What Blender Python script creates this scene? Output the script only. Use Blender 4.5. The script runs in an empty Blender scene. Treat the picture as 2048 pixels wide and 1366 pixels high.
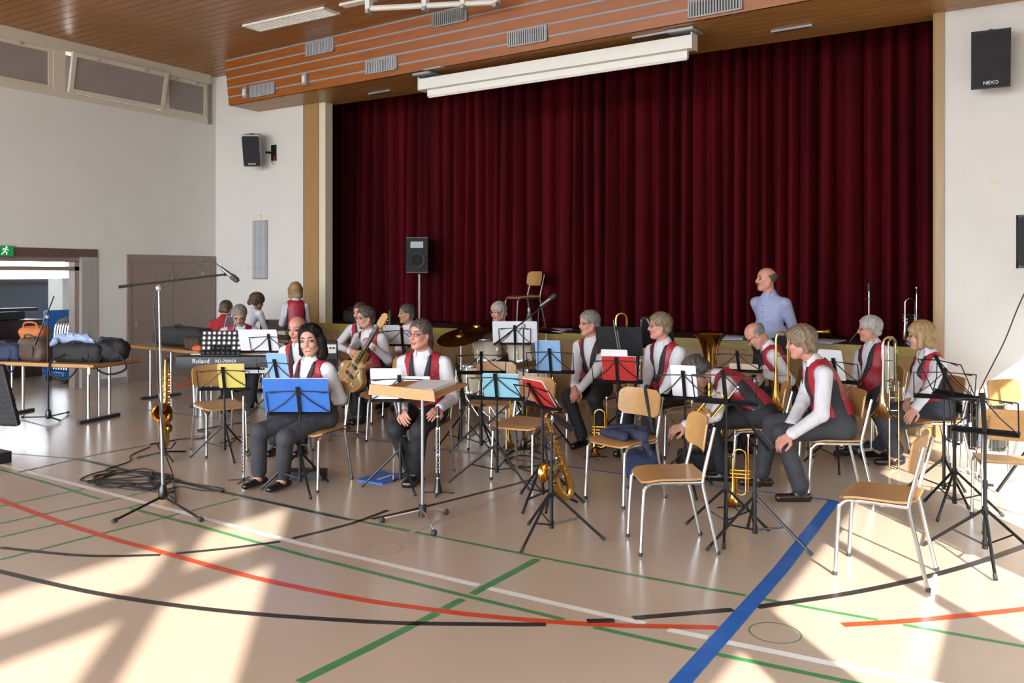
import bpy, math, random
import numpy as np
from mathutils import Vector, Matrix
random.seed(7); np.random.seed(7)
SC = bpy.context.scene
COL = SC.collection
# ------------------------------------------------------------------ camera
F, YAW, HY, H = 1703.5, 0.5543, 549.4, 1.70      # focal length in px, yaw, horizon row, eye height
cam_d = bpy.data.cameras.new('camera'); cam = bpy.data.objects.new('camera', cam_d); COL.objects.link(cam)
cam_d.sensor_width = 36; cam_d.lens = F/2048*36; cam_d.shift_y = -(683-HY)/2048
cam_d.clip_end = 200
cam.location = (0, 0, H); cam.rotation_euler = (math.pi/2, 0, YAW)
SC.camera = cam
# ------------------------------------------------------------------ light
SC.view_settings.view_transform = 'Standard'; SC.view_settings.look = 'None'
SC.view_settings.gamma = 1; SC.view_settings.use_curve_mapping = False
SC.view_settings.exposure = 0.24
W = bpy.data.worlds.new('sky'); SC.world = W; W.use_nodes = True
wb = W.node_tree.nodes['Background']; wb.inputs[0].default_value = (0.86, 0.93, 1.0, 1); wb.inputs[1].default_value = 12.0
SUN_AZ, SUN_TAN = math.radians(132.0), 0.565      # direction the light travels, tangent of its height
sd = bpy.data.lights.new('sun', 'SUN'); sd.energy = 16.0; sd.angle = math.radians(0.7); sd.color = (1.0, 0.95, 0.86)
sun = bpy.data.objects.new('sun', sd); COL.objects.link(sun); sun.location = (6, -6, 8)
sun.rotation_euler = Vector((math.cos(SUN_AZ), math.sin(SUN_AZ), -SUN_TAN)).to_track_quat('-Z', 'Y').to_euler()
# ------------------------------------------------------------------ photo pixels -> places
SY, CY = math.sin(YAW), math.cos(YAW)
def ray(x, y):
    a = (x-1024)/F; b = (y-HY)/F
    return Vector((-SY+a*CY, CY+a*SY, -b))
EYE = Vector((0, 0, H))
def fl(x, y, z=0.0):
    r = ray(x, y); return EYE + r*((z-H)/r.z)
def aty(x, y, Y):
    r = ray(x, y); return EYE + r*(Y/r.y)
def atx(x, y, X):
    r = ray(x, y); return EYE + r*(X/r.x)
def atd(x, y, d):
    return EYE + ray(x, y)*d
def dep(p): return -SY*p[0] + CY*p[1]
def screen_dir(deg):
    """world angle (rad) of a heading given as seen: 0 faces the lens, 90 faces image-left, 180 away"""
    return math.radians(301.8-deg)
# ------------------------------------------------------------------ materials
MATS = {}
def hexc(h):
    h = h.lstrip('#'); v = [int(h[i:i+2], 16)/255 for i in (0, 2, 4)]
    return tuple(x/12.92 if x <= .04045 else ((x+.055)/1.055)**2.4 for x in v)
def mat(name, color='#808080', rough=.5, metal=0, var=.12, scale=8.0, bump=0.0, bscale=60.0, kind=None, emit=0, spec=.5, stretch=(1, 1, 1), c2=None, coat=0, alpha=None, sheen=0, bdist=.01):
    if name in MATS: return MATS[name]
    m = bpy.data.materials.new(name); m.use_nodes = True; MATS[name] = m
    nt = m.node_tree; N = nt.nodes; L = nt.links; b = N['Principled BSDF']
    c = hexc(color) if isinstance(color, str) else color
    b.inputs['Roughness'].default_value = rough; b.inputs['Metallic'].default_value = metal
    b.inputs['Specular IOR Level'].default_value = spec
    b.inputs['Coat Weight'].default_value = coat
    if sheen:
        b.inputs['Sheen Weight'].default_value = sheen; b.inputs['Sheen Roughness'].default_value = .4
        b.inputs['Sheen Tint'].default_value = (*c, 1)
    tc = N.new('ShaderNodeTexCoord'); mp = N.new('ShaderNodeMapping'); mp.inputs['Scale'].default_value = stretch
    L.new(tc.outputs['Object'], mp.inputs['Vector'])
    if kind == 'wood':
        nz = N.new('ShaderNodeTexNoise'); nz.inputs['Scale'].default_value = scale; nz.inputs['Detail'].default_value = 6; nz.inputs['Distortion'].default_value = .6
    elif kind == 'dots':
        nz = N.new('ShaderNodeTexVoronoi'); nz.inputs['Scale'].default_value = scale; nz.inputs['Randomness'].default_value = .35
    else:
        nz = N.new('ShaderNodeTexNoise'); nz.inputs['Scale'].default_value = scale; nz.inputs['Detail'].default_value = 4
    L.new(mp.outputs[0], nz.inputs['Vector'])
    rp = N.new('ShaderNodeValToRGB'); e = rp.color_ramp.elements
    d = hexc(c2) if isinstance(c2, str) else (c2 or tuple(x*(1-var) for x in c))
    if kind == 'dots':
        e[0].position = .13; e[0].color = (*d, 1); e[1].position = .17; e[1].color = (*c, 1)
        L.new(nz.outputs['Distance'], rp.inputs[0])
    else:
        e[0].position = .35; e[0].color = (*d, 1); e[1].position = .65; e[1].color = (*c, 1)
        L.new(nz.outputs['Fac'], rp.inputs[0])
    L.new(rp.outputs[0], b.inputs['Base Color'])
    if emit:
        L.new(rp.outputs[0], b.inputs['Emission Color']); b.inputs['Emission Strength'].default_value = emit
    if bump:
        n2 = N.new('ShaderNodeTexNoise'); n2.inputs['Scale'].default_value = bscale; n2.inputs['Detail'].default_value = 3
        L.new(mp.outputs[0], n2.inputs['Vector'])
        bp = N.new('ShaderNodeBump'); bp.inputs['Strength'].default_value = bump; bp.inputs['Distance'].default_value = bdist
        L.new(n2.outputs['Fac'], bp.inputs['Height']); L.new(bp.outputs[0], b.inputs['Normal'])
    if alpha is not None:
        b.inputs['Alpha'].default_value = alpha
    return m
mat('wall', '#ccc9c3', .85, var=.03, scale=3, bump=.35, bscale=45)
mat('wall_smooth', '#cdcac4', .85, var=.03, scale=2)
mat('floor', '#ad9a88', .24, var=.07, scale=1.1, spec=.55)
mat('soffit_wood', '#a87a44', .35, kind='wood', var=.2, scale=4, stretch=(.35, 6, 6))
mat('ceil_wood', '#9c6830', .30, kind='wood', var=.30, scale=4, stretch=(.35, 6, 6), spec=.55)
mat('fascia_wood', '#94500f', .42, kind='wood', var=.25, scale=4, stretch=(.4, 7, 7))
mat('pale_wood', '#9c7a4e', .42, kind='wood', var=.14, scale=5, stretch=(5, 5, .35))
mat('beech', '#ab7f4b', .36, kind='wood', var=.14, scale=6, stretch=(1, 5, 5), spec=.5)
mat('beech_dark', '#8a6338', .32, kind='wood', var=.2, scale=6, stretch=(1, 5, 5))
mat('gap', '#2a1a0e', .9)
mat('grey_strip', '#8b8f95', .6)
mat('grey_metal', '#9c9ea0', .45, .3)
mat('white_paint', '#d8d6cf', .5, var=.03)
mat('cream_paint', '#cfc5ab', .5, var=.04)
mat('window_frame', '#c2b9a8', .5, var=.04)
mat('screen_fabric', '#8a807b', .7, var=.08, scale=2)
mat('brown_paint', '#82736a', .5, var=.05)
mat('dark_brown', '#5d4a41', .45, var=.06)
mat('steel', '#b5b2ae', .42, .45, var=.1, scale=3, stretch=(8, 8, .4))
mat('pole_metal', '#95979b', .3, .75, var=.08)
mat('chrome', '#dedfe0', .13, 1, var=.04)
mat('tube', '#c2c4c4', .24, .95, var=.05)
mat('black', '#17171a', .5, var=.2)
mat('black_matte', '#1c1c20', .8, var=.25, bump=.2)
mat('black_gloss', '#0e0e10', .2)
mat('black_metal', '#1a1a1c', .38, .4)
mat('charcoal', '#33353a', .75, var=.2)
mat('rubber', '#2b2b2d', .7)
mat('stage_floor', '#3a2a24', .5, var=.3, scale=10)
mat('olive', '#8f7d2f', .5, var=.15, scale=30)
mat('curtain', '#500812', .8, var=.5, scale=2.2, stretch=(1, 1, .15), sheen=.4, spec=.08)
mat('red_strip', '#b5482f', .6)
mat('line_white', '#d5d2cc', .3); mat('line_black', '#25211f', .35); mat('line_red', '#c0431f', .32); mat('line_blue', '#1f5fae', .32, var=.25, scale=9)
mat('line_green', '#3e7d4b', .32); mat('line_grey', '#a89d94', .35); mat('line_yellow', '#a98c55', .35); mat('line_navy', '#54617a', .35)
# ------------------------------------------------------------------ mesh building
class MB:
    def __init__(s): s.v = []; s.f = []; s.m = []; s.mats = []
    def mi(s, m):
        if m not in s.mats: s.mats.append(m)
        return s.mats.index(m)
    def add(s, vs, fs, m):
        o = len(s.v); k = s.mi(m)
        s.v += [tuple(v) for v in vs]; s.f += [tuple(i+o for i in f) for f in fs]; s.m += [k]*len(fs); return s
    def box(s, c, d, m, R=None):
        c = Vector(c); h = [x/2 for x in d]
        vs = [Vector((x*h[0], y*h[1], z*h[2])) for x in (-1, 1) for y in (-1, 1) for z in (-1, 1)]
        if R is not None: vs = [R @ v for v in vs]
        return s.add([v+c for v in vs], [(0, 1, 3, 2), (4, 6, 7, 5), (0, 4, 5, 1), (2, 3, 7, 6), (0, 2, 6, 4), (1, 5, 7, 3)], m)
    def span(s, a, b, m):
        a = Vector(a); b = Vector(b); return s.box((a+b)/2, [abs(x) for x in (b-a)], m)
    def rbox(s, c, d, r, m, R=None, ax=2, n=4):
        """box with its four edges along axis ax rounded"""
        i, j = [k for k in range(3) if k != ax]; r = min(r, d[i]/2-1e-4, d[j]/2-1e-4)
        prof = []
        for sx, sy, a0 in ((1, 1, 0), (-1, 1, 90), (-1, -1, 180), (1, -1, 270)):
            for k in range(n+1):
                a = math.radians(a0+90*k/n); prof.append((sx*(d[i]/2-r)+r*math.cos(a), sy*(d[j]/2-r)+r*math.sin(a)))
        P = len(prof); vs = []
        for h in (-d[ax]/2, d[ax]/2):
            for p in prof:
                v = [0, 0, 0]; v[i], v[j], v[ax] = p[0], p[1], h; vs.append(Vector(v))
        if R is not None: vs = [R @ v for v in vs]
        fs = [tuple(range(P))[::-1], tuple(range(P, 2*P))] + [(k, (k+1) % P, P+(k+1) % P, P+k) for k in range(P)]
        if ax == 1: fs = [f[::-1] for f in fs]
        return s.add([v+Vector(c) for v in vs], fs, m)
    def tube(s, pts, r, m, n=8, caps=True, closed=False):
        pts = [Vector(p) for p in pts]; K = len(pts)
        rs = r if isinstance(r, (list, tuple)) else [r]*K
        vs = []; up = None
        for i in range(K):
            a = pts[(i-1) % K if closed else max(i-1, 0)]; b = pts[(i+1) % K if closed else min(i+1, K-1)]
            t = (b-a).normalized() if (b-a).length > 1e-9 else Vector((0, 0, 1))
            if up is None: up = t.orthogonal().normalized()
            up = up-t*up.dot(t)
            up = up.normalized() if up.length > 1e-6 else t.orthogonal().normalized()
            w = t.cross(up)
            for k in range(n):
                an = 2*math.pi*k/n; vs.append(pts[i]+(up*math.cos(an)+w*math.sin(an))*rs[i])
        fs = []
        for i in range(K if closed else K-1):
            i2 = (i+1) % K
            for k in range(n): fs.append((i*n+k, i*n+(k+1) % n, i2*n+(k+1) % n, i2*n+k))
        if caps and not closed: fs += [tuple(range(n))[::-1], tuple(range((K-1)*n, K*n))]
        return s.add(vs, fs, m)
    def cyl(s, a, b, r, m, r2=None, n=12): return s.tube([a, b], [r, r if r2 is None else r2], m, n)
    def lathe(s, prof, m, o=(0, 0, 0), ax=(0, 0, 1), n=20, caps=False):
        """prof: (radius, height) along ax from o"""
        ax = Vector(ax).normalized(); u = ax.orthogonal().normalized(); w = ax.cross(u); o = Vector(o); vs = []
        for r, h in prof:
            for k in range(n):
                an = 2*math.pi*k/n; vs.append(o+ax*h+(u*math.cos(an)+w*math.sin(an))*max(r, 1e-5))
        K = len(prof); fs = [(i*n+k, i*n+(k+1) % n, (i+1)*n+(k+1) % n, (i+1)*n+k) for i in range(K-1) for k in range(n)]
        if caps: fs += [tuple(range(n))[::-1], tuple(range((K-1)*n, K*n))]
        return s.add(vs, fs, m)
    def ball(s, c, r, m, n=10, sc=(1, 1, 1), R=None):
        vs = []; K = n//2+1
        for i in range(K+1):
            t = math.pi*i/K
            for k in range(n):
                p = 2*math.pi*k/n; v = Vector((r*sc[0]*math.sin(t)*math.cos(p), r*sc[1]*math.sin(t)*math.sin(p), r*sc[2]*math.cos(t)))
                vs.append((R @ v if R is not None else v)+Vector(c))
        fs = [(i*n+k, (i+1)*n+k, (i+1)*n+(k+1) % n, i*n+(k+1) % n) for i in range(K) for k in range(n)]
        return s.add(vs, fs, m)
    def poly(s, pts, m): return s.add(pts, [tuple(range(len(pts)))], m)
    def slab(s, pts, n, t, m):
        """polygon pts extruded by t along n"""
        P = len(pts); n = Vector(n).normalized()*t; a = [Vector(p) for p in pts]; b = [p+n for p in a]
        return s.add(a+b, [tuple(range(P))[::-1], tuple(range(P, 2*P))]+[(k, (k+1) % P, P+(k+1) % P, P+k) for k in range(P)], m)
    def mesh(s, name, smooth=True, ang=38):
        me = bpy.data.meshes.new(name); me.from_pydata(s.v, [], s.f)
        for m in s.mats: me.materials.append(MATS[m])
        me.polygons.foreach_set('material_index', s.m)
        if smooth:
            me.polygons.foreach_set('use_smooth', [True]*len(s.f)); me.update()
            me.set_sharp_from_angle(angle=math.radians(ang))
        me.update(); return me
    def obj(s, name, parent=None, **kw):
        o = bpy.data.objects.new(name, s.mesh(name, kw.pop('smooth', True), kw.pop('ang', 38))); COL.objects.link(o)
        if parent is not None: o.parent = parent
        for k, v in kw.items(): o[k] = v
        return o
def empty(name, loc=(0, 0, 0), rz=0, label=None, cat=None, group=None):
    o = bpy.data.objects.new(name, None); COL.objects.link(o); o.location = loc; o.rotation_euler = (0, 0, rz); o.empty_display_size = .1
    if label: o['label'] = label
    if cat: o['category'] = cat
    if group: o['group'] = group
    return o
def tag(o, label, cat, group=None):
    o['label'] = label; o['category'] = cat
    if group: o['group'] = group
    return o
def struct(o): o['kind'] = 'structure'; return o
def inst(name, me, parent=None, loc=(0, 0, 0), rz=0, scale=None):
    o = bpy.data.objects.new(name, me); COL.objects.link(o); o.location = loc; o.rotation_euler = (0, 0, rz)
    if scale: o.scale = scale
    if parent is not None: o.parent = parent
    return o
def bez(pts, n=8):
    """smooth curve through pts (Catmull-Rom)"""
    P = [Vector(p) for p in pts]; out = []
    for i in range(len(P)-1):
        p0, p1, p2, p3 = P[max(i-1, 0)], P[i], P[i+1], P[min(i+2, len(P)-1)]
        for k in range(n):
            t = k/n; out.append(.5*((2*p1)+(-p0+p2)*t+(2*p0-5*p1+4*p2-p3)*t*t+(-p0+3*p1-3*p2+p3)*t**3))
    out.append(P[-1]); return out
def rotm(yaw=0, pitch=0, roll=0):
    return Matrix.Rotation(yaw, 3, 'Z') @ Matrix.Rotation(pitch, 3, 'Y') @ Matrix.Rotation(roll, 3, 'X')
def text_mesh(body, size, m, depth=.002):
    """flat lettering in the xz plane facing -y, centred"""
    cu = bpy.data.curves.new('lettering', 'FONT'); cu.body = body; cu.size = size; cu.extrude = depth; cu.align_x = 'CENTER'; cu.align_y = 'CENTER'; cu.resolution_u = 2
    t = bpy.data.objects.new('lettering', cu); COL.objects.link(t)
    me = bpy.data.meshes.new_from_object(t.evaluated_get(bpy.context.evaluated_depsgraph_get()))
    bpy.data.objects.remove(t); bpy.data.curves.remove(cu)
    me.transform(Matrix.Rotation(math.pi/2, 4, 'X')); me.materials.clear(); me.materials.append(MATS[m]); return me
# ================================================================== the hall
XL, XR, YS, ZC, ZS = -12.2, 1.25, 9.9, 5.14, 0.93      # left wall, window wall, stage wall, ceiling, stage height
YB = -6.0
mat('paving', '#857f78', .9, var=.15, scale=.6)
struct(MB().span((-60, -60, -.5), (60, 60, -.3), 'paving').obj('ground', smooth=False))
floor = struct(MB().span((-17.2, YB, -.1), (XR+.2, 10.2, 0), 'floor').obj('floor'))
def strip(px, w, m, smooth=0, z=.0012):
    """painted court marking traced through photo pixels on the floor"""
    P = [fl(*p, z) for p in px]
    if smooth: P = bez(P, smooth)
    vs = []
    for i, p in enumerate(P):
        t = (P[min(i+1, len(P)-1)]-P[max(i-1, 0)]).normalized(); n = Vector((-t.y, t.x, 0))*w/2; vs += [p+n, p-n]
    MB().add(vs, [(2*i, 2*i+1, 2*i+3, 2*i+2) for i in range(len(P)-1)], m).obj('court_line', floor, smooth=False)
strip([(-60, 913), (0, 929), (300, 1008), (600, 1086.7), (800, 1134), (958, 1171)], .05, 'line_white')
strip([(976, 1176), (1200, 1227.6), (1291, 1247)], .05, 'line_white')
strip([(1335, 1259), (1416, 1275)], .05, 'line_white')
strip([(1454, 1284), (1700, 1334.6), (1863, 1366), (2000, 1391)], .05, 'line_white')
strip([(160, 919), (440, 983), (700, 1040)], .035, 'line_black', z=.0016)
strip([(160, 917), (440, 981), (700, 1038), (1100, 1118.3), (1300, 1156), (1492, 1191)], .03, 'line_green')
strip([(1527, 1198), (1700, 1229.6), (1757, 1240)], .03, 'line_green')
strip([(1806, 1249), (2048, 1292.5), (2150, 1310)], .03, 'line_green')
strip([(470, 993), (600, 1023), (712, 1046), (815, 1067)], .04, 'line_grey'); strip([(815, 1067), (940, 1016), (1060, 970)], .04, 'line_grey', z=.0014)
strip([(260, 1016), (410, 1055), (600, 1108.7), (900, 1184), (1128, 1239)], .035, 'line_green')
strip([(1188, 1254), (1393, 1300)], .035, 'line_green'); strip([(1433, 1308), (1700, 1364), (1800, 1385)], .035, 'line_green')
strip([(0, 939), (100, 967), (202, 999)], .03, 'line_green')
for a, b in (((0, 1012.8), (212, 968)), ((0, 1047), (294, 984)), ((0, 1074.3), (314, 1001.5)), ((0, 1119.4), (475, 997.4))): strip([a, ((a[0]+b[0])/2, (a[1]+b[1])/2), b], .03, 'line_green', z=.0009)
strip([(34, 945), (208, 906), (420, 868)], .03, 'line_black'); strip([(0, 905), (160, 918)], .03, 'line_green')
strip([(598, 1364), (740, 1294), (874, 1226)], .05, 'line_green'); strip([(888, 1217), (925, 1198)], .05, 'line_green'); strip([(944, 1188), (1075, 1118)], .05, 'line_green')
strip([(0, 1094.8), (137, 1109), (222, 1112), (321, 1109.5)], .04, 'line_black', 6); strip([(352, 1106.8), (460, 1096), (560, 1083)], .04, 'line_black', 6)
strip([(585, 1076.7), (700, 1047.7), (776, 1020)], .04, 'line_black', 6); strip([(744, 1038), (880, 1006), (1037, 966), (1066, 958)], .04, 'line_black', 4)
strip([(-60, 1128), (0, 1142.7), (171, 1182), (342, 1209.3), (513, 1228), (700, 1241), (820, 1246.4), (1010, 1248.7), (1092, 1248.7)], .045, 'line_black', 5)
strip([(1174, 1242), (1229, 1240.5)], .05, 'line_black'); strip([(1266, 1236), (1466, 1219)], .05, 'line_black'); strip([(1514, 1214), (1700, 1186), (1834, 1158), (1951, 1126), (2060, 1088)], .05, 'line_black', 5)
strip([(-60, 974), (0, 999.8), (171, 1060.6), (342, 1109), (513, 1156), (700, 1195), (834, 1215), (981, 1233), (1200, 1249), (1436, 1254.6)], .05, 'line_red', 5)
strip([(1685, 1249.5), (1834, 1240), (2048, 1218), (2150, 1204)], .05, 'line_red', 5)
strip([(1668.4, 1001), (1561.4, 1139), (1360, 1366), (1330, 1400)], .085, 'line_blue', z=.0018)
strip([(420, 836), (700, 874), (788, 886), (1146, 934), (1237, 947), (1533, 984), (1668, 1001)], .03, 'line_blue', z=.0010)
strip([(640, 861), (890, 896), (981, 909), (1130, 929)], .04, 'line_yellow')
strip([(250, 814), (330, 824), (420, 836)], .03, 'line_navy')
def ring(px, r, m):
    c = fl(*px, .001); MB().add([c+Vector((math.cos(a)*q, math.sin(a)*q, 0)) for a in [2*math.pi*k/32 for k in range(32)] for q in (r, r+.006)], [(2*k, 2*k+1, (2*k+3) % 64, (2*k+2) % 64) for k in range(32)], m).obj('floor_socket_ring', floor, smooth=False)
ring((770, 1097), .105, 'line_yellow'); ring((1550, 1265), .115, 'line_green')
# ---- left wall with the doorway and the clerestory band
b = MB()
DY0, DY1, DZ = 4.3, 7.58, 2.02
b.span((XL-.25, YB, 0), (XL, DY0, 4.33), 'wall_smooth'); b.span((XL-.25, DY0, DZ), (XL, DY1, 4.33), 'wall_smooth'); b.span((XL-.25, DY1, 0), (XL, YS+.3, 4.33), 'wall_smooth')
b.span((XL-.25, 9.78, 4.33), (XL, YS+.3, ZC), 'wall_smooth')
struct(b.obj('wall_left', smooth=False))
struct(MB().span((XL, 7.72, 0), (XL+.012, 8.2, .10), 'grey_metal').obj('baseboard_left', smooth=False))
# clerestory windows: fixed - opened inward - fixed
def sash(name, y0, y1, z0, z1, tilt=0):
    w = empty(name, (XL-.02, (y0+y1)/2, z0)); struct(w)
    hw, hh, fr = (y1-y0)/2, z1-z0, .065
    R = Matrix.Rotation(tilt, 3, 'Y')
    f = MB()
    for a, c in (((0, -hw+fr/2, hh/2), (.05, fr, hh)), ((0, hw-fr/2, hh/2), (.05, fr, hh)), ((0, 0, fr/2), (.05, 2*hw-2*fr, fr)), ((0, 0, hh-fr/2), (.05, 2*hw-2*fr, fr))):
        f.box(R @ Vector(a), c, 'window_frame', R)
    f.obj('sash_frame', w, smooth=False)
    MB().box(R @ Vector((0, 0, hh/2)), (.012, 2*hw-2*fr+.01, hh-2*fr+.01), 'screen_fabric', R).obj('pane', w, smooth=False)
    for s in (-.5, .5):
        MB().box(R @ Vector((.035, s*hw, hh-fr/2)), (.03, .05, .025), 'grey_metal', R).obj('latch', w)
    return w
sash('window_1', 5.2, 7.02, 4.38, 4.99); sash('window_2', 7.26, 8.88, 4.40, 5.0, .19); sash('window_3', 8.90, 9.72, 4.38, 4.99); sash('window_4', 3.2, 5.1, 4.38, 4.99)
b = MB().span((XL-.16, 3.1, 4.30), (XL+.02, 9.75, 4.38), 'window_frame').span((XL-.16, 3.1, 4.98), (XL+.06, 9.75, ZC), 'window_frame')
b.span((XL-.16, 7.02, 4.38), (XL+.015, 7.20, 4.98), 'window_frame').span((XL-.16, 5.08, 4.38), (XL+.01, 5.22, 4.98), 'window_frame').span((XL-.16, 8.86, 4.38), (XL-.06, 8.92, 4.98), 'window_frame')
b.span((XL-.2, 9.72, 4.30), (XL+.03, 9.79, 5.0), 'brown_paint')
struct(b.obj('trim_1', smooth=False))
# doorway frame
b = MB().span((XL-.27, 7.45, 0), (XL+.02, 7.70, 2.08), 'steel').span((XL-.27, DY0, 1.965), (XL+.021, 7.70, 2.085), 'dark_brown')
b.span((XL-.2, DY0, 1.89), (XL-.05, 7.45, 1.965), 'brown_paint').span((XL-.2, DY0, 1.76), (XL-.05, 7.45, 1.82), 'brown_paint').span((XL-.2, 7.38, 0), (XL-.05, 7.46, 1.9), 'brown_paint')
struct(b.obj('trim_2', smooth=False))
s = empty('exit_sign', (XL+.03, 5.95, 2.03), label='green exit sign with running figure and down arrow above the doorway', cat='sign')
mat('sign_green', '#1c8a4c', .4, emit=.25); mat('sign_white', '#e8f0e6', .4, emit=.25)
y1 = atx(26, 500, XL+.03).y; s.location.y = y1-.22
MB().box((0, 0, 0), (.03, .44, .145), 'sign_green').obj('sign_plate', s, smooth=False)
f = MB(); X0 = .0162
def P2(*q): return [(X0, y, z) for y, z in q]
f.slab(P2((-.11, .05), (-.085, .05), (-.085, -.02), (-.065, -.02), (-.0975, -.055), (-.13, -.02), (-.11, -.02)), (1, 0, 0), .001, 'sign_white'); f.obj('arrow', s, smooth=False)
f = MB().ball((X0, .125, .05), .013, 'sign_white')
for q in (((.12, .035), (.10, -.005)), ((.118, .03), (.15, .01)), ((.118, .03), (.085, .03)), ((.085, .03), (.075, .005)), ((.10, -.005), (.13, -.02)), ((.13, -.02), (.125, -.05)), ((.10, -.005), (.08, -.03)), ((.08, -.03), (.055, -.05))):
    f.tube(P2(*q), .008, 'sign_white', 6)
f.obj('running_figure', s)
# brown double door
d = empty('door_1', (XL, 9.03, 0)); struct(d)
MB().span((0, -.84, 0), (.03, -.77, 2.02), 'brown_paint').span((0, .77, 0), (.03, .84, 2.02), 'brown_paint').span((0, -.77, 1.9), (.03, .77, 2.02), 'brown_paint').obj('door_frame', d, smooth=False)
for s_ in (-1, 1):
    f = MB().span((0, s_*.003, .01), (.022, s_*.765, 1.895), 'brown_paint').obj('door_leaf', d, smooth=False)
MB().cyl((.02, .58, 1.72), (.04, .58, 1.72), .03, 'grey_metal').obj('lock', d)
MB().span((.02, -.03, 1.55), (.05, .02, 1.72), 'brown_paint').obj('hinge', d)
MB().cyl((.02, -.68, .92), (.035, -.68, .92), .02, 'grey_metal').cyl((.02, -.68, .86), (.035, -.68, .86), .015, 'grey_metal').obj('lock', d)
# ---- stage wall
b = MB().span((XL-.25, YS, 0), (-10.07, YS+.25, ZC), 'wall'); struct(b.obj('wall_stage_left', smooth=False))
b = MB().span((-.84, YS, 0), (XR+.2, YS+.25, ZC), 'wall'); struct(b.obj('wall_stage_right', smooth=False))
b = MB().span((-10.07, YS-.02, 0), (-9.74, YS+.22, 4.6), 'pale_wood').span((-9.74, YS, .9), (-9.60, YS+.16, 4.6), 'cream_paint').span((-.92, YS-.02, 0), (-.84, YS+.2, 4.6), 'pale_wood').span((-.945, YS+.0, .9), (-.92, YS+.15, 4.6), 'olive')
struct(b.obj('trim_3', smooth=False))
# stage
st = struct(MB().span((-11.5, YS+.02, ZS-.05), (-.85, 12.5, ZS), 'stage_floor').obj('floor_stage', smooth=False))
front = struct(MB().span((-10.07, YS+.05, 0), (-.88, YS+.12, ZS-.05), 'gap').obj('wall_stage_front', smooth=False))
MB().span((-9.74, YS-.03, ZS-.10), (-.92, YS+.06, ZS+.004), 'olive').obj('stage_edge', front, smooth=False)
x = -9.74; n = 11; w = (9.74-.92)/n
pm = MB().span((.004, 0, .1), (w-.004, .03, ZS-.102), 'pale_wood').mesh('panel', False)
km = MB().span((.004, 0, 0), (w-.004, .02, .098), 'pale_wood').mesh('kick_board', False)
hm = MB().box((0, 0, 0), (.07, .012, .12), 'black').mesh('grip_hole', False)
for k in range(n):
    p = inst('panel', pm, front, (x+k*w, YS+.015, 0)); inst('kick_board', km, front, (x+k*w, YS+.027, 0))
    inst('grip_hole', hm, p, (w-.18, -.004, .69))
struct(MB().span((-11.6, 12.4, ZS), (-.4, 12.5, ZC), 'gap').span((-11.6, YS+.25, 0), (-11.5, 12.5, ZC), 'gap').span((-.4, YS+.25, 0), (-.3, 12.5, ZC), 'gap').obj('wall_backstage', smooth=False))
# ---- curtain: hanging pleats
def curtain():
    X0, X1, N, K = -11.3, -.55, 960, 14
    rng = np.random.RandomState(11)
    t = np.linspace(0, 1, N); x = X0+(X1-X0)*t
    knots = rng.uniform(.55, 1.6, 90); ph = np.interp(t, np.linspace(0, 1, 90), np.cumsum(knots)); ph = ph/ph[-1]*2*np.pi*52
    amp = np.interp(t, np.linspace(0, 1, 60), rng.uniform(.06, .13, 60))
    sl = np.interp(t, np.linspace(0, 1, 40), rng.uniform(-.8, .8, 40)); fine = np.interp(t, np.linspace(0, 1, 120), rng.uniform(0, .02, 120))
    V = []
    for k in range(K+1):
        u = k/K; z = ZS+.015+u*(4.75-ZS); dn = 1-u
        y = 11.1 + amp*(.75+.35*dn)*np.sin(ph+sl*dn*1.1) + fine*np.sin(ph*2.7+1.3) + .05*dn*np.sin(ph*.23)
        xx = x+.02*np.cos(ph+sl*dn)
        V.append(np.stack([xx, y, np.full(N, z)], 1))
    V = np.concatenate(V); F_ = [(k*N+i, k*N+i+1, (k+1)*N+i+1, (k+1)*N+i) for k in range(K) for i in range(N-1)]
    m = MB(); m.add(V.tolist(), F_, 'curtain'); o = m.obj('stage_curtain', ang=179)
    tag(o, 'dark red velvet stage curtain hanging in deep folds across the stage', 'curtain')
curtain()
# ---- ceiling: planks, fascia over the stage, soffit
ceil = struct(MB().span((-17, YB, ZC+.02), (XR+.2, 12.6, ZC+.12), 'gap').obj('ceiling', smooth=False))
pw = .158
plank = MB().span((XL-.1, 0, ZC), (XR+.1, pw-.014, ZC+.03), 'ceil_wood').mesh('ceiling_plank', False)
y = YS-pw
k = 0
while y > 1.2:
    inst('ceiling_plank', plank, ceil, (random.uniform(-.05, .05), y, random.uniform(-.002, .002))); y -= pw
MB().span((XL-.1, YB, ZC), (XR+.1, y+pw-.01, ZC+.03), 'ceil_wood').obj('ceiling_boarding', ceil, smooth=False)
def fy(X, z): return 9.28-.058*(X+11.1) - .08*(z-4.43)/.71
def fascia_pt(px, py):
    r = ray(px, py); t = 5
    for _ in range(20):
        p = EYE+r*t; t = fy(p.x, p.z)/r.y
    return EYE+r*t
beam = struct(MB().slab([(-11.1, fy(-11.1, 4.43)+.03, 4.45), (XR, fy(XR, 4.43)+.03, 4.45), (XR, YS, 4.45), (-11.1, YS, 4.45)], (0, 0, 1), ZC-4.45, 'grey_strip').obj('trim_4', smooth=False))
h = .71/5
for k in range(5):
    z0 = 4.43+k*h; z1 = z0+h-.024; o = .03
    m = MB(); vs = []
    for X in (-11.12, XR):
        for z in (z0, z1):
            for q in (0, o): vs.append((X, fy(X, z)+q, z))
    m.add(vs, [(0, 2, 3, 1), (4, 5, 7, 6), (0, 4, 6, 2), (1, 3, 7, 5), (0, 1, 5, 4), (2, 6, 7, 3)], 'fascia_wood').obj('fascia_board', beam, smooth=False)
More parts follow.
